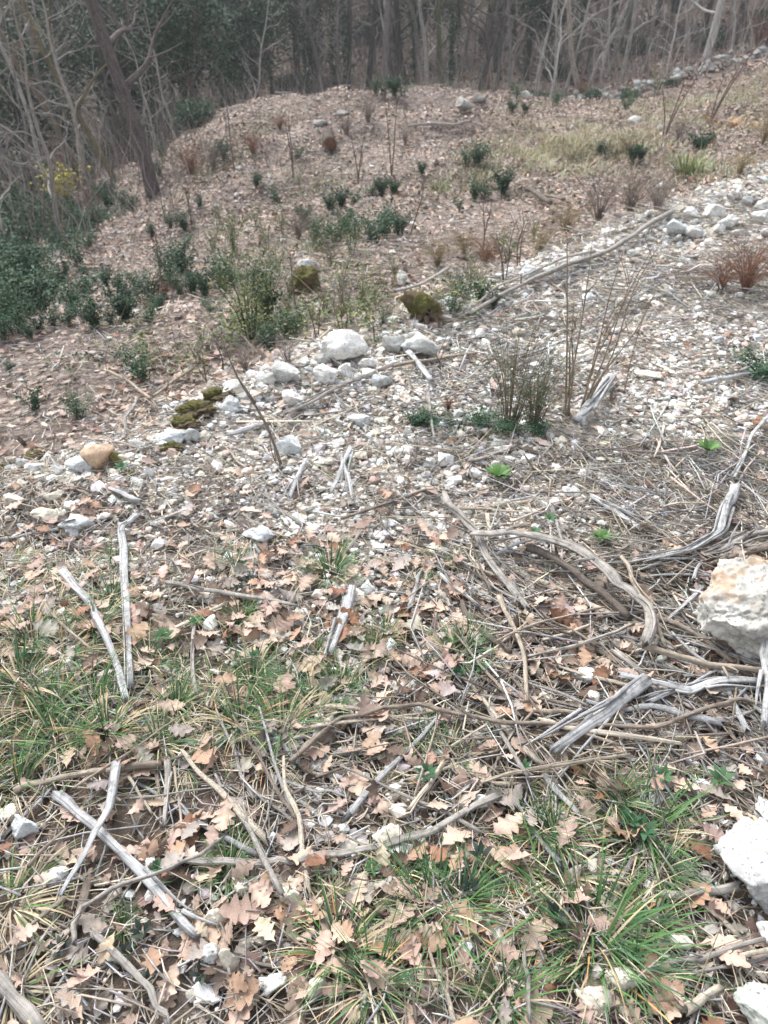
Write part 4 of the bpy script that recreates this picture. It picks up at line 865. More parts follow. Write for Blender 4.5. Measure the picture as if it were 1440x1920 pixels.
def broom(seed, n=1200, col=DG, h=.34, rad=.24, leaf=.034, stems=20, aspect=.5):
    V, F, C = [], [], []; b = 0; mb = MB()
    for s in range(stems):
        a = rng.uniform(0, 6.28); r = rad * math.sqrt(rng.random()); hh = h * rng.uniform(.65, 1.1); tip = np.array([r * math.cos(a), r * math.sin(a), hh]); q = tip * [.35, .35, .5]
        mb.tube([(tip[0] * .15, tip[1] * .15, -.02), q, tip], [.0035, .0028, .0012], (.07, .10, .04), sides=4, seg=2)
        k = n // stems; t = rng.uniform(.22, 1.05, k)[:, None]; P = q * np.minimum(t * 2, 1) * (t < .5) + (q + (tip - q) * (t * 2 - 1)) * (t >= .5) + rng.normal(0, rad * .13, (k, 3))
        base = np.array([(0, -.5, 0), (aspect / 2, 0, .06), (0, .5, 0), (-aspect / 2, 0, .06)])
        M = rotmats(rng.uniform(0, 6.28, k), rng.normal(.7, .5, k), rng.uniform(0, 6.28, k), k) * (leaf * rng.uniform(.7, 1.25, k))[:, None, None]
        v, f, c = scatter([(base, np.array([(0, 1, 2), (0, 2, 3)]), np.ones(4))], P, M, jitter(col[rng.integers(0, len(col), k)], .25)); V.append(v); F.append(f + b); C.append(c); b += len(v)
    return mkmesh('foliage', np.vstack(V), np.vstack(F), M_green, np.vstack(C), smooth=False), mb.mesh('stems', M_twig)
BR = [broom(k, n_, DG * cf, .34, rd, lf, st) for k, (n_, cf, rd, lf, st) in enumerate([(1200, 1, .24, .034, 20), (900, 1.1, .3, .03, 14), (1300, .9, .2, .036, 24), (700, 1.25, .26, .034, 9), (1100, 1.1, .34, .028, 20), (520, .9, .18, .04, 7), (1000, 1.35, .28, .028, 18)])]
bi = []
def plant(name, u, v, s, meshes, label, cat, group=None, sz=1.0, y=None):
    p, t = at(u, v) if y is None else at_y(u, y)
    e = empty(name, p, (0, 0, rng.uniform(0, 6.28)), (s, s, s * sz)); 
    for nm, m in zip(('foliage', 'stems'), meshes):
        if m: ob(nm, m, e)
    return tag(e, label, cat, group)
# dark green butcher's-broom tufts (u, v of the foot, height in pixels)
BB = [(30,625,50),(10,640,44),(140,590,40),(160,560,36),(200,540,30),(230,555,34),(60,640,30),(150,500,44),(40,505,50),(75,520,50),(0,470,50),(210,610,30),(300,585,26),(340,555,34),(400,590,24),(350,470,26),(570,420,26),(590,440,24),(650,430,28),(480,350,20),(520,380,22),(790,330,20),(560,300,18),(860,395,20),(180,618,50),(237,606,52),(280,608,38),(127,612,38),(102,618,32),(75,625,28),(12,612,70),(45,600,80),(85,590,70),(20,560,70),(60,545,60),(95,560,50),(120,540,44),(0,540,70),(280,562,44),(262,545,30),(320,530,50),(415,545,56),(385,560,44),(362,555,36),(345,515,46),
 (150,785,40),(67,775,42),(268,715,52),(348,432,26),(322,430,20),(620,400,26),(640,392,28),(662,388,24),(695,370,24),(715,370,28),(740,366,22),(420,300,26),(405,298,20),(375,392,22),(286,444,18),(630,460,42),(605,470,40),(700,465,50),(720,450,46),(750,440,36),(665,455,36),(752,432,20),
 (875,310,24),(893,310,30),(890,378,28),(908,376,32),(943,368,38),(1122,296,24),(1185,308,28),(1200,306,24),(970,188,26),(960,215,18),(985,215,16),(1040,200,22),(1172,210,22),(720,185,28),(740,182,26),(705,180,20),(755,180,20),
 (30,430,60),(70,440,56),(110,445,50),(150,440,46),(180,430,36),(20,470,60),(60,480,56),(110,470,40),(10,500,56),(45,520,50),(230,390,24),(205,395,30),(250,395,20),(165,470,30),(480,545,50),(870,560,36),(900,570,36),(850,590,30),(925,580,30),(500,600,60),(540,640,50),(510,660,40),(440,540,34),(20,700,20),(305,300,22),(300,330,20)]
for (u, v, hp) in BB:
    p, t = at(u, v); s = 1.22 * hp * t / FPX / .34; e = empty('evergreen_shrub', p, (0, 0, rng.uniform(0, 6.28)), (s * rng.uniform(.8, 1.15), s * rng.uniform(.8, 1.15), s))
    m = BR[rng.integers(0, 7)]; ob('foliage', m[0], e); ob('stems', m[1], e); tag(e, '', 'shrub', 'dark green shrubs on the slope')
    bi.append((e, f"{'tiny' if hp < 24 else 'low' if hp < 40 else 'dense'} dark green shrub"))
# extra landmarks for the far slope
LM += [("the far mossy stump", 575, 530), ("the far mound outcrop", 868, 205), ("the leaning dark trunk", 285, 365), ("the V of thin sticks", 285, 758), ("the far white rock in yellow grass", 1190, 232), ("the left edge shrub mass", 40, 560), ("the yellow-leaved bush", 120, 335), ("the far grey fallen branch", 850, 243), ("the pinkish bare slope", 820, 420), ("the green shrub band at left", 90, 440)]
LMP = np.array([tuple(at(u, v)[0])[:2] for _, u, v in LM])
describe(bi)
# light green leafy shrubs
LB = [broom(k, 520, LG, .5, .26, .025, 15, .5) for k in range(4)]
for u, v, hp, l in [(470,640,150,"tall yellow-green shrub left of the far mossy stump"),(505,600,120,"yellow-green shrub behind the tall one"),(425,560,60,"pale green shrub left of the tall yellow-green one"),(440,480,80,"light green shrub above the tall yellow-green one"),(500,470,60,"light green shrub near the far mossy stump's left"),
 (680,590,80,"light green shrub right of the far mossy stump"),(660,480,60,"green shrub behind the far mossy stump"),(720,610,50,"low green shrub behind the largest edge rock"),(820,590,40,"green shrub between the mossy stump and the pole"),(60,420,40,"light green shrub in the left shrub band"),
 (1230,180,50,"pale yellowish shrub in front of the stone wall"),(1180,200,36,"yellowish shrub left of the pale one by the wall"),(880,540,60,"green shrub under the thin poles by the bank edge"),(950,500,50,"brownish green shrub behind the fallen pole"),(540,600,60,"green shrub below the far mossy stump")]:
    p, t = at(u, v); s = hp * t / FPX / .5; m = LB[rng.integers(0, 4)]; e = empty('leafy_shrub', p, (0, 0, rng.uniform(0, 6)), (s * .85, s * .85, s)); ob('foliage', m[0], e); ob('stems', m[1], e); tag(e, l, 'shrub', 'light green shrubs')
li = []
for u, v, hp in [(400,470,50),(430,520,60),(460,560,70),(520,520,70),(545,560,60),(480,420,40),(530,440,40),(410,420,36),(640,560,60),(700,580,50),(610,590,50),(660,610,60),(590,470,50),(490,610,60),(555,640,50),(440,620,40),(740,520,40),(850,560,50),(900,540,44),(930,480,50),(380,650,40),(290,700,34),(1000,450,40),(820,380,24),(560,350,24)]:
    p, t = at(u, v); s = 1.05 * hp * t / FPX / .5; m = LB[rng.integers(0, 4)]; e = empty('leafy_shrub', p, (0, 0, rng.uniform(0, 6)), (s * .8, s * .8, s * rng.uniform(.8, 1.3))); ob('foliage', m[0], e); ob('stems', m[1], e); tag(e, '', 'shrub', 'light green shrubs'); li.append((e, f"{'low' if hp < 45 else 'bushy'} light green shrub"))
describe(li)
# yellow-leaved bush at left
m = broom(3, 620, np.array([(.62, .52, .10), (.5, .48, .10)]), .6, .5, .06, 14, .8)
p, t = at(122, 385); e = empty('leafy_shrub', p, (0, 0, 0), (t / FPX * 65 / .6,) * 3); ob('foliage', m[0], e); ob('stems', m[1], e); tag(e, "sparse bush with yellow leaves under the trees at left", 'bush')
# hellebores
def hell(n, col, L=.06):
    mb_v, mb_f, mb_c, b = [], [], [], 0
    for k in range(n):
        az = 6.28 * k / n + rng.uniform(-.3, .3); m_ = np.linspace(0, 1, 5); w_ = np.array([.1, .9, 1., .65, .05]) * L * .16; an = .5 + m_ * rng.uniform(.5, 1.1); h = np.cumsum(np.sin(an)) * L / 5; z_ = np.cumsum(np.cos(an)) * L / 5 + .02
        V = np.zeros((5, 2, 3)); V[:, 0] = np.stack([h * math.cos(az) - w_ * math.sin(az), h * math.sin(az) + w_ * math.cos(az), z_], 1); V[:, 1] = np.stack([h * math.cos(az) + w_ * math.sin(az), h * math.sin(az) - w_ * math.cos(az), z_], 1)
        i = np.arange(4) * 2; F = np.concatenate([np.stack([i, i + 1, i + 3], 1), np.stack([i, i + 3, i + 2], 1)]); mb_v.append(V.reshape(-1, 3)); mb_f.append(F + b); b += 10
        mb_c.append(np.repeat(jitter(np.array([col]), .2), 10, 0))
    st = MB(); st.tube([(0, 0, -.02), (0, 0, .03)], [.003, .002], (.12, .2, .05), sides=5, seg=1)
    return mkmesh('foliage', np.vstack(mb_v), np.vstack(mb_f), M_green, np.vstack(mb_c)), st.mesh('stems', M_twig)
for u, v, s, l in [(932,912,1.3,"small bright green hellebore rosette on the gravel"),(1322,862,1.25,"bright green hellebore near the right edge on gravel"),(1126,1022,.8,"small green broad-leaved plant above the arched branch"),(1190,1076,.5,"tiny green seedling left of the silver root's foot")]:
    m = hell(14, (.09, .19, .05), .045); p, t = at(u, v); e = empty('hellebore', p, (0, 0, rng.uniform(0, 6)), s * 1.3); ob('foliage', m[0], e); ob('stems', m[1], e); tag(e, l, 'plant', 'small green plants')
iv = [hell(7, (.05, .12, .05), .05), hell(6, (.035, .05, .04), .055), hell(8, (.04, .11, .05), .045)]
ii_ = []
for u, v, k, s in [(450,1118,1,1.3),(470,1098,1,1.2),(310,1210,0,1.2),(370,1180,0,1),(1200,1575,2,1.4),(1175,1555,2,1.2),(1345,1480,0,1.3),(900,1268,2,1),(860,1275,2,.9),(60,1245,2,1.2),(1010,1255,1,1),(800,1470,2,1.2),(640,1355,0,.9),(830,1520,1,1.1),(270,1760,1,1.3),(240,1800,1,1.1),(120,1790,1,1.2),(20,1870,1,1),(900,1620,1,1.5),(880,1680,1,1.3),(930,1660,1,1.2),(1040,1730,1,1.5),(1030,1650,1,1),(280,1850,1,1),(140,1240,0,1),(1030,985,0,1),(1080,990,1,1),(1000,1010,0,.9),(650,880,0,1),(230,890,0,1.2),(1240,1470,0,1),(560,1440,1,1),(700,1640,0,.8),(480,1240,0,.8),(980,1450,0,.8),(380,1840,1,1.2),(300,1640,2,.8)]:
    p, t = at(u, v); e = empty('ivy_sprig', p + Vector((0, 0, .005)), (0, 0, rng.uniform(0, 6)), s * (.5 if k == 1 else .75)); ob('foliage', iv[k][0], e); ob('stems', iv[k][1], e); tag(e, '', 'sprig', 'broad-leaved sprigs near the ground'); ii_.append((e, ["green broad-leaved sprig", "dark purplish sprig", "bright green sprig"][k]))
describe(ii_)
# wispy grey-green shrub, centre right
def wispy(n, h, rad, c1, c0, seed, leafs=.014):
    mb = MB(); P = []
    for k in range(n):
        a = rng.uniform(0, 6.28); r = rad * math.sqrt(rng.random()); hh = h * rng.uniform(.5, 1.05); tip = np.array([r * math.cos(a), r * math.sin(a), hh]); q = tip * [.35, .35, .5] + rng.normal(0, .01, 3)
        mb.tube([tip * [.12, .12, 0] - [0, 0, .02], q, tip], [.002, .0015, .0008], c0, sides=3, seg=3)
        m_ = 34; t = rng.uniform(.3, 1, m_)[:, None]; P.append((q + (tip - q) * (t * 2 - 1)) * (t > .5) + q * t * 2 * (t <= .5) + rng.normal(0, .008, (m_, 3)))
    P = np.vstack(P); k = len(P); base = np.array([(0, -.5, 0), (.07, 0, .0), (0, .5, 0), (-.07, 0, 0)])
    M = rotmats(rng.uniform(0, 6.28, k), rng.normal(1.1, .4, k), rng.uniform(0, 6.28, k), k) * (leafs * rng.uniform(.6, 1.4, k))[:, None, None]
    V, F, C = scatter([(base, np.array([(0, 1, 2), (0, 2, 3)]), np.ones(4))], P, M, jitter(c1[rng.integers(0, len(c1), k)], .2))
    return mkmesh('foliage', V, F, M_green, C, smooth=False), mb.mesh('stems', M_twig)
GG = np.array([(.15, .19, .13), (.12, .17, .11), (.2, .22, .15)])
for u, v, h, r, l in [(955,800,.50,.18,"wispy grey-green shrub standing on the gravel at centre"),(1000,800,.34,.14,"smaller wispy shrub right behind the wispy grey-green one")]:
    m = wispy(42, h, r * 1.25, GG, (.2, .16, .1), 1, .02); p, t = at(u, v); e = empty('wispy_shrub', p); ob('foliage', m[0], e); ob('stems', m[1], e); tag(e, l, 'shrub')
for u, v, s, l in [(955,812,.42,"dark green low shrub at the foot of the wispy one"),(1010,815,.36,"dark green low shrub right of the other at the wispy shrub"),(900,800,.4,"dark green low shrub left of the wispy shrub's foot"),(780,800,.35,"dark sprig mass left of the wispy shrub"),(815,800,.35,"small dark shrub by the upright pale stick"),(1430,715,.7,"grey-green shrub cut off by the right edge"),(1310,285,1.2,"grey shrub on the far slope at right")]:
    m = BR[rng.integers(0, 7)]; p, t = at(u, v); e = empty('evergreen_shrub', p, (0, 0, 1), (s, s, s * .6)); ob('foliage', m[0], e); ob('stems', m[1], e); tag(e, l, 'shrub', 'dark green shrubs on the bank')
# saplings and bare stems
def sapling(name, foot, tops, th, col, label, cat='sapling', side=2, group='bare saplings'):
    th = th * .62; col = tuple(np.array(col) * 1.25 + .02)
    """foot pixel; tops: (du,dv) of each stem's tip in the upright plane through the foot"""
    p, t = at(*foot); e = empty(name, p); mb = None
    for (u, v) in tops:
        mb = MB(); dx = (u - foot[0]) * t / FPX; dz = (foot[1] - v) * t / FPX / (cP + .12); dy = rng.uniform(-.12, .12)
        k1 = np.array([dx * .3 + rng.normal(0, .012), dy * .3, dz * .35]); k2 = np.array([dx * .68 + rng.normal(0, .015), dy * .7, dz * .7]); tip = np.array([dx, dy, dz]); r = th * t / FPX / 2
        mb.tube([(rng.normal(0, .01), rng.normal(0, .01), -.03), k1, k2, tip], [r, r * .8, r * .55, r * .25], col, sides=6, seg=4, rough=.1)
        for s in range(side):
            b = k1 + (tip - k1) * rng.uniform(.1, .9); d = np.array([rng.choice([-1, 1]) * rng.uniform(.3, .6), rng.uniform(-.4, .4), 1]) * rng.uniform(.05, .16)
            mb.tube([b, b + d * .5 + [0, 0, .01], b + d], [r * .4, r * .3, r * .15], col, sides=4, seg=2)
        ob('stem', mb.mesh('stem', M_stick), e)
    return tag(e, label, cat, group)
sapling('sapling', (527, 878), [(452, 612)], 10, (.2, .17, .15), "single grey sapling leaning left over the gravel", side=1)
sapling('sapling', (521, 875), [(520, 780), (512, 800)], 4, (.15, .10, .08), "short thin shoots at the foot of the leaning sapling", side=1)
sapling('sapling', (1062, 782), [(1018, 430), (1072, 480), (1040, 560), (1060, 590)], 7, (.25, .21, .15), "left group of thin stems of the sapling cluster right of centre")
sapling('sapling', (1085, 775), [(1195, 470), (1165, 480), (1140, 520), (1185, 560), (1120, 600), (1110, 480)], 6, (.23, .18, .13), "right group of slanting stems of the sapling cluster right of centre")
sapling('sapling', (1165, 740), [(1190, 600)], 4, (.2, .16, .12), "lone thin shoot right of the sapling cluster", side=1)
for i, (f, tp, l) in enumerate([((640,625),[(650,540),(632,548),(655,500)],"dark thin shoots behind the largest edge rock"),((595,640),[(612,560),(585,575)],"dark shoots left behind the largest edge rock"),((560,600),[(555,470)],"thin dark shoot by the far mossy stump"),
  ((305,530),[(308,440),(300,420)],"dark shoots on the slope at left"),((905,470),[(898,370),(915,375)],"dark shoots behind the fallen pole at left"),((945,540),[(940,440),(955,420),(925,450)],"thin stems behind the middle of the pole"),((975,500),[(980,410),(968,400)],"thin stems behind the upper pole"),
  ((440,320),[(436,180)],"thin stem on the far slope left of the mound"),((550,330),[(540,240),(548,225)],"thin stems below the far mound"),((672,345),[(660,262),(680,290),(690,250)],"thin stems on the pinkish slope below the mound"),((735,330),[(720,180),(745,200)],"thin tall stems in front of the mound"),((770,440),[(790,340)],"thin stem on the bare pinkish slope"),
  ((1245,260),[(1300,120),(1262,150),(1220,170)],"tall thin stems left of the far stone wall"),((1330,230),[(1370,130),(1340,150),(1400,90)],"tall thin stems in the far yellow grass"),((820,700),[(815,640)],"stub shoot by the flat topped rock"),((360,430),[(355,360)],"thin shoot right of the left slope"),((700,640),[(705,560),(690,575)],"shoots behind the crumbly grey rock"),((420,700),[(425,620),(410,640)],"thin stems above the moss cushions"),((390,720),[(395,640),(372,660)],"thin green stems left above the moss")]):
    sapling('sapling', f, tp, 4.5, (.12, .085, .065), l, side=3)
# dead brown twiggy shrubs
def twiggy(n, rad, h, col, th=.002, up=.6):
    mb = MB()
    for k in range(n):
        a = rng.uniform(0, 6.28); r = rad * rng.uniform(.3, 1); hh = h * rng.uniform(.4, 1.05); tip = np.array([r * math.cos(a), r * math.sin(a), hh]); q = tip * [.3, .3, up] + rng.normal(0, rad * .06, 3)
        c = np.array(col) * rng.uniform(.6, 1.35); mb.tube([(0, 0, -.02), q, tip], [th, th * .8, th * .35], c, sides=3, seg=3)
        for s in range(3):
            b = q + (tip - q) * rng.random(); d = rng.normal(0, rad * .22, 3); d[2] = abs(d[2]); mb.tube([b, b + d], [th * .5, th * .2], c, sides=3, seg=1)
    return mb.mesh('twiggy_shrub', M_twig, False)
TWG = {'r': [twiggy(90, .3, .36, (.23, .12, .075)) for _ in range(2)], 'g': [twiggy(80, .3, .42, (.27, .23, .2)) for _ in range(2)], 'y': [twiggy(80, .3, .35, (.3, .24, .13)) for _ in range(2)]}
for u, v, hp, k, l in [(1395,548,110,'r',"reddish brown twiggy shrub at the right edge"),(1350,545,70,'r',"lower reddish twiggy shrub left of the right edge one"),(525,245,30,'r',"rusty brown dead shrub on the far mound's left"),(475,292,44,'r',"brown dead shrub on the far slope left of centre"),(1175,288,26,'r',"dark rusty shrub in the far yellow grass"),
  (310,560,40,'r',"brown dead shrub among the dark shrubs at left"),(400,320,50,'g',"grey dead shrub on the far slope"),(360,330,60,'r',"brown brambles right of the leaning trunk"),(1180,400,80,'g',"grey twiggy shrub behind the fallen pole's top"),(1120,420,90,'g',"dark grey twiggy shrub behind the pole"),(1230,400,70,'g',"grey brush left of the white rock heap"),
  (1060,440,70,'y',"straw twiggy shrub behind the pole"),(1010,480,60,'y',"straw brush behind the middle of the pole"),(820,500,60,'y',"olive brush behind the mossy stump"),(870,480,50,'y',"straw brush on the slope above the mossy stump"),(910,500,60,'r',"brown upright brush behind the pole's foot"),(1270,270,50,'g',"mauve-grey brush in the far grass"),(640,600,50,'g',"grey brush behind the edge rocks"),
  (690,230,50,'g',"grey dead branches on top of the far mound"),(650,255,46,'g',"grey brush on the near face of the far mound"),(1090,185,36,'r',"rusty shrub at the left end of the wall"),(760,270,36,'g',"grey brush in front of the mound"),(130,330,60,'r',"reddish brush under the trees at left"),(170,390,40,'r',"rusty leaves bush near the pale trunk at left"),(870,155,16,'y',"yellow dry grass bush on the mound's crest"),(460,700,60,'g',"grey brush above the mossy stones"),(540,690,60,'g',"grey brush behind the grey-white edge rock"),(730,600,30,'g',"grey sticks left of the near mossy stump"),(560,450,60,'g',"pale dry brush behind the far mossy stump"),(620,500,50,'g',"pale dry stems right behind the far mossy stump"),(840,770,34,'r',"rusty low brush left of the wispy shrub"),(1385,330,50,'y',"dry brush on the slope at the right edge"),(1420,90,60,'r',"reddish brush behind the wall at the right edge"),(1430,270,60,'y',"straw brush at the right edge beyond the heap")]:
    p, t = at(u, v); s = hp * t / FPX / .38; tag(ob('twiggy_shrub', TWG[k][rng.integers(0, 2)], loc=p, rot=(0, 0, rng.uniform(0, 6)), scale=s), l, 'shrub', 'dead twiggy shrubs')

# mossy stumps
def stump(u, v, wp, hp, label, seed):
    p, t = at(u, v); r = wp / 2 * t / FPX; h = hp * t / FPX / cP * .95
    e = empty('mossy_stump', p)
    V, F = ICO[4]; V = np.sign(V) * np.abs(V) ** .85; V = V * (1 + .42 * n3(V, 1.1, seed) + .16 * n3(V, 4, seed))[:, None]; V = V * [r * .95, r * .85, h * .5]; V[:, 2] += h * .36; V[:, 0] += V[:, 2] * .25 * math.sin(seed)
    V[:, :2] *= (1 + .35 * np.clip(.35 - V[:, 2:3] / h, 0, 1))
    body = ob('trunk', mkmesh('trunk', V, F, M_moss, np.ones((len(V), 3))), e)
    # hollow: near-black lump on the front, its inner shade painted as colour
    hv, hf = rockV(3, seed, r * .2, r * .12, r * .26, 0, .2); hv += [r * .12, -r * .80, h * .40]; ob('hollow', mkmesh('hollow', hv, hf, M_stick, np.full((len(hv), 3), .02)), e)
    for q in range(5):
        a = -2.6 + q * .55 + rng.uniform(-.1, .1); mb = MB(); mb.tube([(r * .6 * math.cos(a), r * .6 * math.sin(a), h * .25), (r * 1.1 * math.cos(a), r * 1.0 * math.sin(a), .05 * h), (r * 1.6 * math.cos(a), r * 1.5 * math.sin(a), -.04)], [r * .22, r * .15, r * .06], (.16, .12, .085), sides=7, seg=4, rough=.15)
        ob('root', mb.mesh('root', M_stick), e)
    return tag(e, label, 'stump', 'mossy stumps')
stump(575, 545, 50, 46, "farther mossy tree stump capped by a grey stone", 3)
stump(798, 600, 62, 52, "nearer mossy tree stump with a dark hollow by the bank edge", 5)
stick('branch', [(740,600),(790,585),(840,545)], 8, 'g', "thin grey branch resting against the nearer mossy stump", 'branch', .16, .8, 0)
# sawn log end seen on the mound
p, t = at(616, 275); e = empty('cut_log', p, (0, 0, .15)); r = 12 * t / FPX
V, F, T = tube([(0, -.35, r * .8), (0, .1, r * .9), (0.05, .6, r)], [r, r, r * .95], sides=16, seg=3, rough=.05); ob('bark', mkmesh('bark', V, F, M_bark, np.full((len(V), 3), .11) * [1, .8, .65], T), e)
V, F, T = tube([(0, -.36, r * .8), (0, -.34, r * .8)], [r * .9, r * .9], sides=16, seg=1, smoothpath=False); ob('cut_face', mkmesh('cut_face', V, F, M_stick, np.tile([.16, .075, .045], (len(V), 1)), T), e)
tag(e, "short log with a sawn brown end on the far mound", 'log')

# ------------------------------------------------------------------ trees
def tree_arrays(seed, h=8., r0=.1, lean=.0, nl=9, sub=5, twn=3, first=.22, wob=.05, crooked=1.0):
    r = np.random.default_rng(seed); tr = MB(); cr = MB(); k = 9
    P = np.zeros((k, 3)); P[:, 2] = np.linspace(-.15, h, k); P[:, 0] = lean * P[:, 2] + np.cumsum(r.normal(0, wob * h / 10 * crooked, k)) ; P[:, 1] = np.cumsum(r.normal(0, wob * h / 12 * crooked, k)); P[0, :2] = 0; P[1:, :2] -= 0
    R = r0 * np.linspace(1.15, .18, k); R[0] = r0 * 1.25; tr.tube(P, R, (1, 1, 1), sides=9, seg=4, rough=.07)
    for i in range(nl):
        t = first + (1 - first) * (i + r.random()) / nl; a = t * (k - 1); j = min(int(a), k - 2); b = P[j] + (P[j + 1] - P[j]) * (a - j); rb = np.interp(a, range(k), R) * .55
        az = r.uniform(0, 6.28); L = h * r.uniform(.18, .38) * (1.15 - t * .6); d = np.array([math.cos(az), math.sin(az), r.uniform(.25, 1.1)]); d /= np.linalg.norm(d)
        Q = np.array([b, b + d * L * .35 + r.normal(0, .04 * L, 3), b + d * L * .7 + r.normal(0, .07 * L, 3), b + d * L + [0, 0, .08 * L]]); RQ = rb * np.array([1, .75, .45, .15]); tr.tube(Q, RQ, (1, 1, 1), sides=6, seg=3)
        for s in range(sub):
            q = r.uniform(.25, 1) * 3; jj = min(int(q), 2); c = Q[jj] + (Q[jj + 1] - Q[jj]) * (q - jj); d2 = d * .5 + r.normal(0, .6, 3); d2 /= np.linalg.norm(d2); l2 = L * r.uniform(.25, .5); e_ = c + d2 * l2; m_ = c + d2 * l2 * .5 + r.normal(0, .05 * l2, 3)
            cr.tube([c, m_, e_], [rb * .28, rb * .2, rb * .08], (1, 1, 1), sides=4, seg=2)
            for w_ in range(twn):
                c3 = m_ + (e_ - m_) * r.random(); d3 = d2 + r.normal(0, .6, 3); d3 /= np.linalg.norm(d3); cr.tube([c3, c3 + d3 * l2 * r.uniform(.3, .6)], [rb * .1, rb * .03], (1, 1, 1), sides=3, seg=2, smoothpath=False)
    return tr.mesh('trunk', M_bark), cr.mesh('crown', M_bark, False)
TV = [tree_arrays(k, h, r0, ln, nl, 5, 3, .16, wb) for k, h, r0, ln, nl, wb in [(1, 8, .10, .05, 12, .05), (2, 7.5, .075, -.08, 12, .09), (3, 9, .13, .1, 13, .04), (4, 7, .06, .15, 11, .12), (5, 8, .08, -.12, 12, .12), (6, 8.5, .11, 0, 14, .03), (7, 6, .05, .2, 12, .15)]]
_, _, leanm = 0, 0, 0
def tree(p, var, rpx=None, t=None, col=(.2, .18, .165), label='', rot=0, lean=0, ivy=False, sc=None, cat='tree', group='bare trees of the wood', name='bare_tree'):
    base_r = [.10, .075, .13, .06, .08, .11, .05][var] * 1.1; s = 1.0
    if rpx: f = (rpx / 2 * t / FPX) / base_r * .85
    else: f = sc or 1.0
    e = empty(name, p, (0, lean, rot), (f ** .9, f ** .9, max(f, .75) ** .5 if rpx else f))
    a = ob('trunk', TV[var][0], e, color=col); b = ob('crown', TV[var][1], e, color=tuple(np.array(col) * 1.12))
    if ivy: ob('ivy', IVY, e)
    return tag(e, label, cat, group)
# ivy that climbs a trunk
v1, f1, c1 = leafcloud(1500, .26, 2.6, .085, DG, False, aspect=.8, base=2.5, clump=26); IVY = mkmesh('ivy', v1, f1, M_green, c1, smooth=False)
PG = (.40, .385, .36); DK = (.10, .095, .09); MD = (.22, .205, .19); WT = (.58, .565, .54); MG = (.13, .15, .08); RB = (.19, .14, .115)
TREES = [ # u, v of foot (or y distance), width px, variant, colour, lean, ivy, label
 (285,362,None,30,5,(.135,.115,.11),-.17,0,"dark leaning trunk, thickest of the trees at left"),(110,392,None,10,3,PG,-.3,0,"slim pale trunk bending left near the left edge"),(62,400,None,8,1,MD,-.2,0,"thin brownish trunk left of the slim pale one"),
 (150,340,None,8,6,PG,-.22,0,"very thin pale trunk by the yellow-leaved bush"),(222,345,None,13,4,(.17,.15,.09),-.3,0,"mossy curved trunk left of the dark leaning one"),(165,350,None,11,1,(.19,.15,.11),-.28,0,"brown slanting trunk right of the yellow-leaved bush"),
 (205,265,None,10,3,PG,-.15,0,"pale straight trunk behind the dark leaning one's left"),(380,205,None,13,1,(.20,.16,.13),-.18,1,"ivy-clad brown trunk left of the mound"),(402,178,None,12,3,PG,-.14,0,"pale trunk just right of the ivy-clad brown one"),
 (340,235,None,9,6,RB,-.1,0,"thin reddish stem in front of the evergreen at left"),(452,150,None,9,1,PG,-.12,0,"pale thin trunk above the mound's left shoulder"),(412,150,None,8,6,MD,-.06,0,"thin grey trunk left of the pale one above the mound"),
 (555,128,None,9,3,PG,-.1,0,"curved pale trunk above the far mound"),(505,150,None,10,5,DK,-.05,1,"dark trunk wrapped in ivy above the mound"),(30,345,None,9,4,MD,-.2,0,"thin grey trunk at the left edge"),(10,300,None,12,0,MD,-.12,1,"ivy-clad grey trunk at the very left edge"),
 (720,0,24.5,16,2,MD,-.04,0,"grey trunk at the top middle, thicker than its neighbours"),(742,0,26,10,1,DK,-.12,0,"dark trunk right of the top middle one"),(802,0,24,10,1,PG,.02,0,"pale trunk above the mound crest"),(842,0,24.5,11,4,MG,.0,1,"mossy green trunk with ivy above the mound crest"),
 (895,0,24,9,3,DK,.12,0,"dark trunk leaning right above the mound crest"),(927,0,25,8,6,DK,-.1,0,"dark thin trunk leaning left right of the crest"),(955,0,22.5,7,1,MD,0,0,"slim grey trunk right of the mound crest"),(1005,0,23,7,3,PG,-.04,0,"pale slim trunk behind the end of the mound"),
 (1040,0,23.5,8,1,PG,.0,0,"pale straight trunk left of the wall"),(1055,0,22.8,7,6,PG,.05,0,"pale thin trunk beside the straight one left of the wall"),(1092,0,22.6,12,4,(.40,.36,.31),-.1,0,"pale curving trunk at the left end of the wall"),(1102,0,23,8,3,PG,.16,0,"pale trunk leaning right at the left end of the wall"),
 (1072,0,25,10,0,DK,.02,1,"dark ivy trunk behind the pale ones near the wall"),(1165,0,24,9,1,PG,.14,0,"pale trunk leaning right behind the wall"),(1135,0,25,8,6,MD,.1,0,"grey thin trunk behind the wall's left part"),(1210,0,25,8,3,MD,-.12,0,"grey trunk leaning left behind the wall"),
 (1320,0,24,15,0,WT,.03,0,"whitest trunk, upright behind the middle of the wall"),(1290,0,26,9,1,PG,-.1,0,"pale trunk left of the whitest one"),(1240,0,27,9,5,MD,.08,1,"grey ivy trunk behind the wall"),(1400,0,27,10,4,DK,.05,0,"dark trunk near the upper right corner"),
 (1360,0,28,9,6,MD,.1,0,"grey thin trunk right of the whitest one"),(1440,0,26,12,2,DK,.0,0,"dark trunk at the right edge behind the wall"),(650,0,25,10,0,DK,.02,1,"dark ivy trunk above the mound's middle"),(610,0,26,9,1,MD,-.08,0,"grey trunk above the mound's left half"),
 (690,0,28,12,2,DK,.03,0,"thick dark trunk behind the top middle"),(780,0,28,9,3,DK,-.1,0,"dark trunk behind the crest"),(860,0,28,10,0,MD,.1,0,"grey trunk behind the crest"),(985,0,27,12,2,DK,-.04,1,"dark ivy-wrapped trunk right of the crest")]
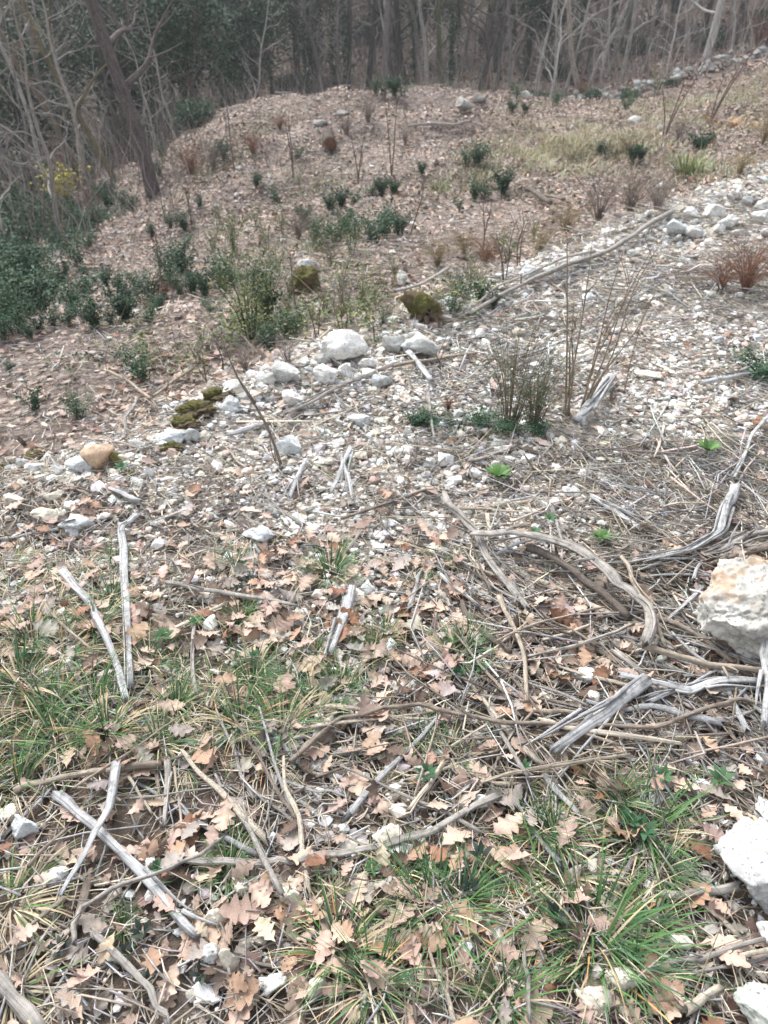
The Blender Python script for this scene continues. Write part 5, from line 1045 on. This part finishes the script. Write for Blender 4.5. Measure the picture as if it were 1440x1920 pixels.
for i, (u, v, yd, wp, var, col, ln, ivy, l) in enumerate(TREES):
    p, t = at(u, v) if yd is None else at_y(u, yd)
    tree(p, var, wp, t, col, l, rot=float(rng.uniform(-.5, .5)), lean=ln, ivy=bool(ivy))
# deeper wood on the rising hillside
cols = [DK, MD, DK, (.15, .13, .115), PG, MG]; cn = ['dark', 'grey', 'dark', 'brown', 'pale', 'mossy']; wi_ = []
LM2 = [("the whitest trunk", 1320, 24), ("the thick top middle trunk", 720, 24.5), ("the mound crest", 800, 22), ("the dark leaning trunk", 250, 14), ("the evergreen tree at left", 330, 18), ("the wall's left end", 1092, 22), ("the right edge of the wood", 1440, 26), ("the left edge of the wood", 20, 22)]
sv_LM, sv_P = LM, LMP; LM = [(a, 0, 0) for a, _, _ in LM2]; LMP = np.array([tuple(at_y(u, y_)[0])[:2] for _, u, y_ in LM2])
k = 0
while k < 105:
    y_ = rng.uniform(25, 52); u = rng.uniform(-60, 1500)
    if u < 500 and rng.random() < .5: y_ = rng.uniform(17, 32)
    p, t = at_y(u, y_); c = rng.integers(0, 6); var = rng.integers(0, 7); ivy = rng.random() < .45
    e = tree(p, var, None, t, tuple(np.array(cols[c]) * rng.uniform(.8, 1.2)), '', float(rng.uniform(0, 6.28)), 0, ivy, float(rng.uniform(.6, 1.1))); wi_.append((e, f"{cn[c]} {'ivy-clad ' if ivy else 'bare '}trunk")); k += 1
describe(wi_)
for i, (u, v, yd, s, c, l) in enumerate([(-60,0,8.5,.42,PG,"pale bare shrub with long arching branches at the left edge"),(30,0,10,.42,(.36,.34,.31),"pale grey bare shrub at upper left"),(130,0,11.5,.4,(.33,.31,.29),"pale grey bare shrub beside the slim pale trunk"),(-20,0,12,.5,PG,"grey bare shrub far left among the trunks"),
    (330,0,16.5,.3,(.38,.36,.34),"pale bare shrub right of the dark leaning trunk"),(90,0,14.5,.5,MD,"brown bare shrub at left under the trees"),(180,0,16,.5,PG,"pale bare shrub deeper between the left trunks"),(300,0,17,.4,PG,"pale bare shrub in front of the evergreen at left"),(460,0,21.5,.45,PG,"pale bare shrub at the mound's left foot"),
    (1030,0,21.5,.42,WT,"whitish bare shrub left of the wall"),(1130,0,22,.42,PG,"pale bare shrub behind the wall's left half"),(1250,0,22.5,.45,WT,"whitish bare shrub behind the wall's middle"),(1370,0,23,.45,PG,"pale bare shrub behind the wall's right half"),(1440,0,23,.5,WT,"whitish bare shrub at the upper right edge")]):
    p, t = at_y(u, yd); tree(p, [1, 3, 4, 6][i % 4], None, t, c, l, float(rng.uniform(0, 6)), float(rng.uniform(-.2, .1)), False, s * 1.0, 'shrub', 'pale bare shrubs', 'bare_shrub')
# evergreen trees and undergrowth of the wood
EV = []
for k in range(3):
    a = leafcloud(6500, 1.25, 1.5, .11, DG * .9, False, aspect=.5, base=2.3, clump=46); mb = MB(); mb.tube([(0, 0, -.2), (.1, 0, 1.2), (0, .1, 2.6)], [.09, .07, .03], (.1, .085, .07), sides=8, seg=4)
    for q in range(7): az = rng.uniform(0, 6.28); mb.tube([(.08, 0, 1.0 + .15 * q), (.5 * math.cos(az), .5 * math.sin(az), 1.6 + .15 * q), (.95 * math.cos(az), .95 * math.sin(az), 2.2 + .15 * q)], [.035, .025, .01], (.1, .085, .07), sides=5, seg=2)
    EV.append((mkmesh('crown', a[0], a[1], M_green, a[2], smooth=False), mb.mesh('trunk', M_bark)))
UB = []
for k in range(3):
    a = leafcloud(3600, .75, .62, .075, DG, True, aspect=.5, base=.05, clump=34); mb = MB()
    for q in range(8): az = rng.uniform(0, 6.28); mb.tube([(0, 0, -.05), (.3 * math.cos(az), .3 * math.sin(az), .25), (.6 * math.cos(az), .6 * math.sin(az), .5)], [.012, .009, .004], (.1, .09, .07), sides=4, seg=2)
    UB.append((mkmesh('foliage', a[0], a[1], M_green, a[2], smooth=False), mb.mesh('stems', M_twig)))
for u, v, yd, s, l in [(335,235,None,1.0,"evergreen tree with dense crown left of the mound"),(300,215,None,.9,"evergreen tree behind the dark leaning trunk"),(375,0,19,.95,"evergreen tree behind the ivy-clad brown trunk"),(70,0,19,1.,"evergreen tree at the upper left"),(240,0,22,1.1,"evergreen tree behind the thin trunks at left"),(560,0,30,1.2,"evergreen tree above the mound's left"),(480,0,24,1.,"evergreen above the mound's left shoulder"),
   (1080,0,32,1.3,"evergreen behind the pale trunks by the wall"),(1230,0,31,1.2,"evergreen behind the wall"),(860,0,34,1.3,"evergreen behind the mound crest"),(640,0,36,1.3,"evergreen deep behind the mound"),(1400,0,33,1.2,"evergreen in the upper right corner"),(150,0,26,1.2,"evergreen deep in the wood at left"),(960,0,30,1.,"evergreen right of the mound crest"),(20,0,30,1.3,"evergreen in the upper left corner"),(740,0,40,1.4,"evergreen deepest in the middle"),(440,0,27,1.1,"evergreen between the ivy trunks left of the mound"),(1020,0,27,1.,"evergreen behind the straight pale trunk"),(800,0,31,1.1,"evergreen behind the pale crest trunk"),(1320,0,30,1.2,"evergreen right behind the whitest trunk"),(560,0,40,1.5,"evergreen deepest left of the middle"),(1150,0,42,1.4,"evergreen deepest right of the middle")]:
    p, t = at(u, v) if yd is None else at_y(u, yd); m = EV[rng.integers(0, 3)]; e = empty('evergreen_tree', p, (0, 0, rng.uniform(0, 6)), s); ob('trunk', m[1], e); ob('crown', m[0], e); tag(e, l, 'tree', 'evergreen trees')
ui = []
for u, v, yd, s in [(335,240,None,.8),(300,250,None,.7),(370,235,None,.7),(230,250,None,.7),(260,240,None,.6),(430,160,None,.6),(480,150,None,.6),(540,165,None,.7),(560,160,None,.6),(60,380,None,.8),(20,400,None,.8),(120,400,None,.5),(20,330,None,.8),(70,330,None,.7),(200,370,None,.45),(900,0,22,.4),(960,0,21,.5),(1010,0,22,.5),(990,0,20,.5),(640,0,22,.6),(700,0,21,.6),(740,0,20.5,.5),(600,0,23,.7),
   (1180,0,20,.4),(1110,0,19.5,.4),(1260,0,20.5,.3),(800,0,26,.6),(450,0,22,.9),(520,0,24,.9),(400,0,18,.7),(150,0,18,.8),(90,0,16,.7),(30,0,15,.7),(180,0,22,1.),(280,0,24,1.),(350,0,27,1.1),(1330,0,27,.8),(1200,0,28,.8),(1050,0,26,.7),(1430,0,29,.8),(580,0,33,1.1),(700,0,34,1.1),(930,0,32,1.),(1270,0,34,1.1),(460,0,36,1.2),(250,0,34,1.2),(80,0,32,1.2)]:
    p, t = at(u, v) if yd is None else at_y(u, yd); m = UB[rng.integers(0, 3)]; e = empty('undergrowth_bush', p, (0, 0, rng.uniform(0, 6)), s); ob('foliage', m[0], e); ob('stems', m[1], e); tag(e, '', 'bush', 'evergreen undergrowth of the wood'); ui.append((e, f"{'big' if s > .75 else 'small'} evergreen bush"))
describe(ui)
LM, LMP = sv_LM, sv_P
# brushwood: tangle of thin pale stems under the trees at left and along the wood's edge (nobody could count it)
mb = []
def brush(n, box, hr, rr, pal, dfun):
    x, y = pts(n, *box); z = H(x, y); keep = in_view(x, y, z, .2) & (rng.random(n) < dfun(x, y)); x, y, z = x[keep], y[keep], z[keep]; n = len(x); k = 5
    hh = rng.uniform(*hr, n); az = rng.uniform(0, 6.28, n); t = np.linspace(0, 1, k); ln = np.abs(rng.normal(0, .45, n)) * hh
    cx = x[:, None] + (ln * np.cos(az))[:, None] * t ** 1.5 + np.cumsum(rng.normal(0, .035, (n, k)), 1) * hh[:, None]; cy = y[:, None] + (ln * np.sin(az))[:, None] * t ** 1.5; cz = z[:, None] + hh[:, None] * t * (1 - .22 * t) - .03
    r = rng.uniform(*rr, n)[:, None] * np.linspace(1, .3, k)[None]; an = np.array([0, 2.094, 4.188])
    V = np.stack([cx[..., None] + r[..., None] * np.cos(an), cy[..., None] + r[..., None] * np.sin(an), np.repeat(cz[..., None], 3, -1)], -1)
    i = np.arange(k - 1)[:, None] * 3 + np.arange(3)[None]; j = np.arange(k - 1)[:, None] * 3 + (np.arange(3)[None] + 1) % 3; f = np.concatenate([np.stack([i, j, j + 3], -1).reshape(-1, 3), np.stack([i, j + 3, i + 3], -1).reshape(-1, 3)])
    F = (f[None] + (np.arange(n) * k * 3)[:, None, None]).reshape(-1, 3); pal = np.array(pal); c = jitter(pal[rng.integers(0, len(pal), n)], .25)
    return V.reshape(-1, 3), F, np.repeat(c, k * 3, 0)
wood_edge = lambda x, y: sstep(-2.0, -5.0, x + .0 * y) * sstep(9, 13, y)
def cover(spots, n, leafs, col, h):
    X, Y = [], []
    for u, v, r, wt in spots:
        p, t = at(u, v); rr = r * t / FPX; k = int(n * wt); X.append(p.x + rng.normal(0, rr * .7, k)); Y.append(p.y + rng.normal(0, rr * 1.2, k))
    x, y = np.concatenate(X), np.concatenate(Y); k = fbm(x * 3, y * 3, 15, 2) > .45; x, y = x[k], y[k]; n = len(x); z = H(x, y) + rng.uniform(0, h, n)
    V = np.array([(0, -.5, 0), (.25, 0, .06), (0, .5, 0), (-.25, 0, .06)]); M = rotmats(rng.uniform(0, 6.28, n), rng.normal(.5, .5, n), rng.uniform(0, 6.28, n), n) * (leafs * rng.uniform(.6, 1.3, n))[:, None, None]
    return scatter([(V, np.array([(0, 1, 2), (0, 2, 3)]), np.ones(4))], np.stack([x, y, z], 1), M, jitter(col[rng.integers(0, len(col), n)], .2))
joinstuff('ground_cover', [
    cover([(60,430,60,2),(130,450,60,2),(30,500,50,2),(90,560,60,2),(20,590,40,1.5),(180,420,50,1)], 1900, .05, DG, .2),
    cover([(430,440,50,1),(500,430,60,1.2),(450,500,60,1.2),(520,540,50,1),(480,600,50,1.2),(650,520,50,1),(700,560,50,1),(590,600,50,1),(700,620,40,1),(860,570,50,1),(430,660,50,.8),(270,690,40,.7),(350,700,40,.4),(560,480,50,1),(620,470,50,1),(470,650,50,1),(540,650,40,.8),(620,620,40,.6),(960,470,40,.6)], 620, .028, LG, .18),
    cover([(800,800,22,.5),(850,805,26,.6),(900,800,30,.8),(960,805,34,1),(1010,805,26,.6),(760,795,20,.3),(680,780,20,.2),(1420,700,30,.5)], 170, .02, DG, .05),
    cover([(560,360,60,.7),(420,300,50,.8),(640,340,40,.6),(500,250,40,.5),(900,300,60,.5),(350,240,40,.8),(320,300,40,.6),(420,200,40,.8),(1180,200,60,.6),(1000,200,40,.5),(700,240,60,.4)], 1300, .035, np.vstack([LG, DG, LG]), .14),
    cover([(200,520,80,1),(330,420,70,1),(150,700,60,.5),(620,400,50,.8),(800,330,60,.6),(500,300,70,.8),(1100,230,70,.6),(650,250,70,.6),(250,640,60,.5),(1000,370,60,.5)], 420, .03, np.vstack([LG, DG]), .12)], M_green, False)
joinstuff('dry_stems', [
    brush(2600, (-7, 9, 4.2, 19), (.12, .55), (.0015, .0035), [(.30, .26, .22), (.42, .38, .33), (.16, .11, .085), (.34, .29, .2)], lambda x, y: (sdist(x, y) > .15) * sstep(.45, .62, fbm(x * 1.2, y * 1.2, 19, 3))),
    brush(900, (-7, 9, 9, 20), (.3, 1.0), (.003, .006), [(.26, .22, .19), (.38, .35, .31), (.16, .11, .085)], lambda x, y: (sdist(x, y) > .5) * sstep(.5, .65, fbm(x * .8, y * .8, 29, 3))),
    brush(500, (-2, 5, 2.2, 8), (.05, .22), (.001, .002), [(.34, .29, .2), (.42, .38, .33)], lambda x, y: .5 + 0 * x)], M_twig, False)
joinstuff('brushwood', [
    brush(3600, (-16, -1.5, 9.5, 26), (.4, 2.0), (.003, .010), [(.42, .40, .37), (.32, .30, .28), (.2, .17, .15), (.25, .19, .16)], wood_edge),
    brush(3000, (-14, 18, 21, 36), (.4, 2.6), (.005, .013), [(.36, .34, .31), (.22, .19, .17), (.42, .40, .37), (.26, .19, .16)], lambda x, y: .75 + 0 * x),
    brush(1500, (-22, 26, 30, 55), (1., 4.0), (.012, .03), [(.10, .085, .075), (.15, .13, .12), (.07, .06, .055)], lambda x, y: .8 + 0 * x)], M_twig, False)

# ------------------------------------------------------------------ haze box, added to lighten the far woods like veiling glare
hv = []; zl = float(GZ.min()) - 1
bm = bmesh.new(); bmesh.ops.create_cube(bm, size=1.0); me = bpy.data.meshes.new('haze'); bm.to_mesh(me); bm.free()
hz = bpy.data.objects.new('haze', me); COL.objects.link(hz); ext = 2 * max(abs(GX).max(), abs(GY).max()) + 20; top = 45.0
hz.scale = (ext, ext, top - zl); hz.location = (0, 0, (top + zl) / 2); hz['kind'] = 'stuff'
hm = bpy.data.materials.new('haze'); hm.use_nodes = True; hn = hm.node_tree; hn.nodes.clear(); vo_ = hn.nodes.new('ShaderNodeVolumePrincipled'); ho = hn.nodes.new('ShaderNodeOutputMaterial')
vo_.inputs['Color'].default_value = (.93, .95, 1, 1); vo_.inputs['Density'].default_value = .0022; hn.links.new(vo_.outputs[0], ho.inputs['Volume']); me.materials.append(hm)

for o in SC.objects:
    if o.type == 'MESH' and o.data.name.startswith('stone') and not o.parent and 'label' not in o: o['label'] = 'pale stone on the bank'
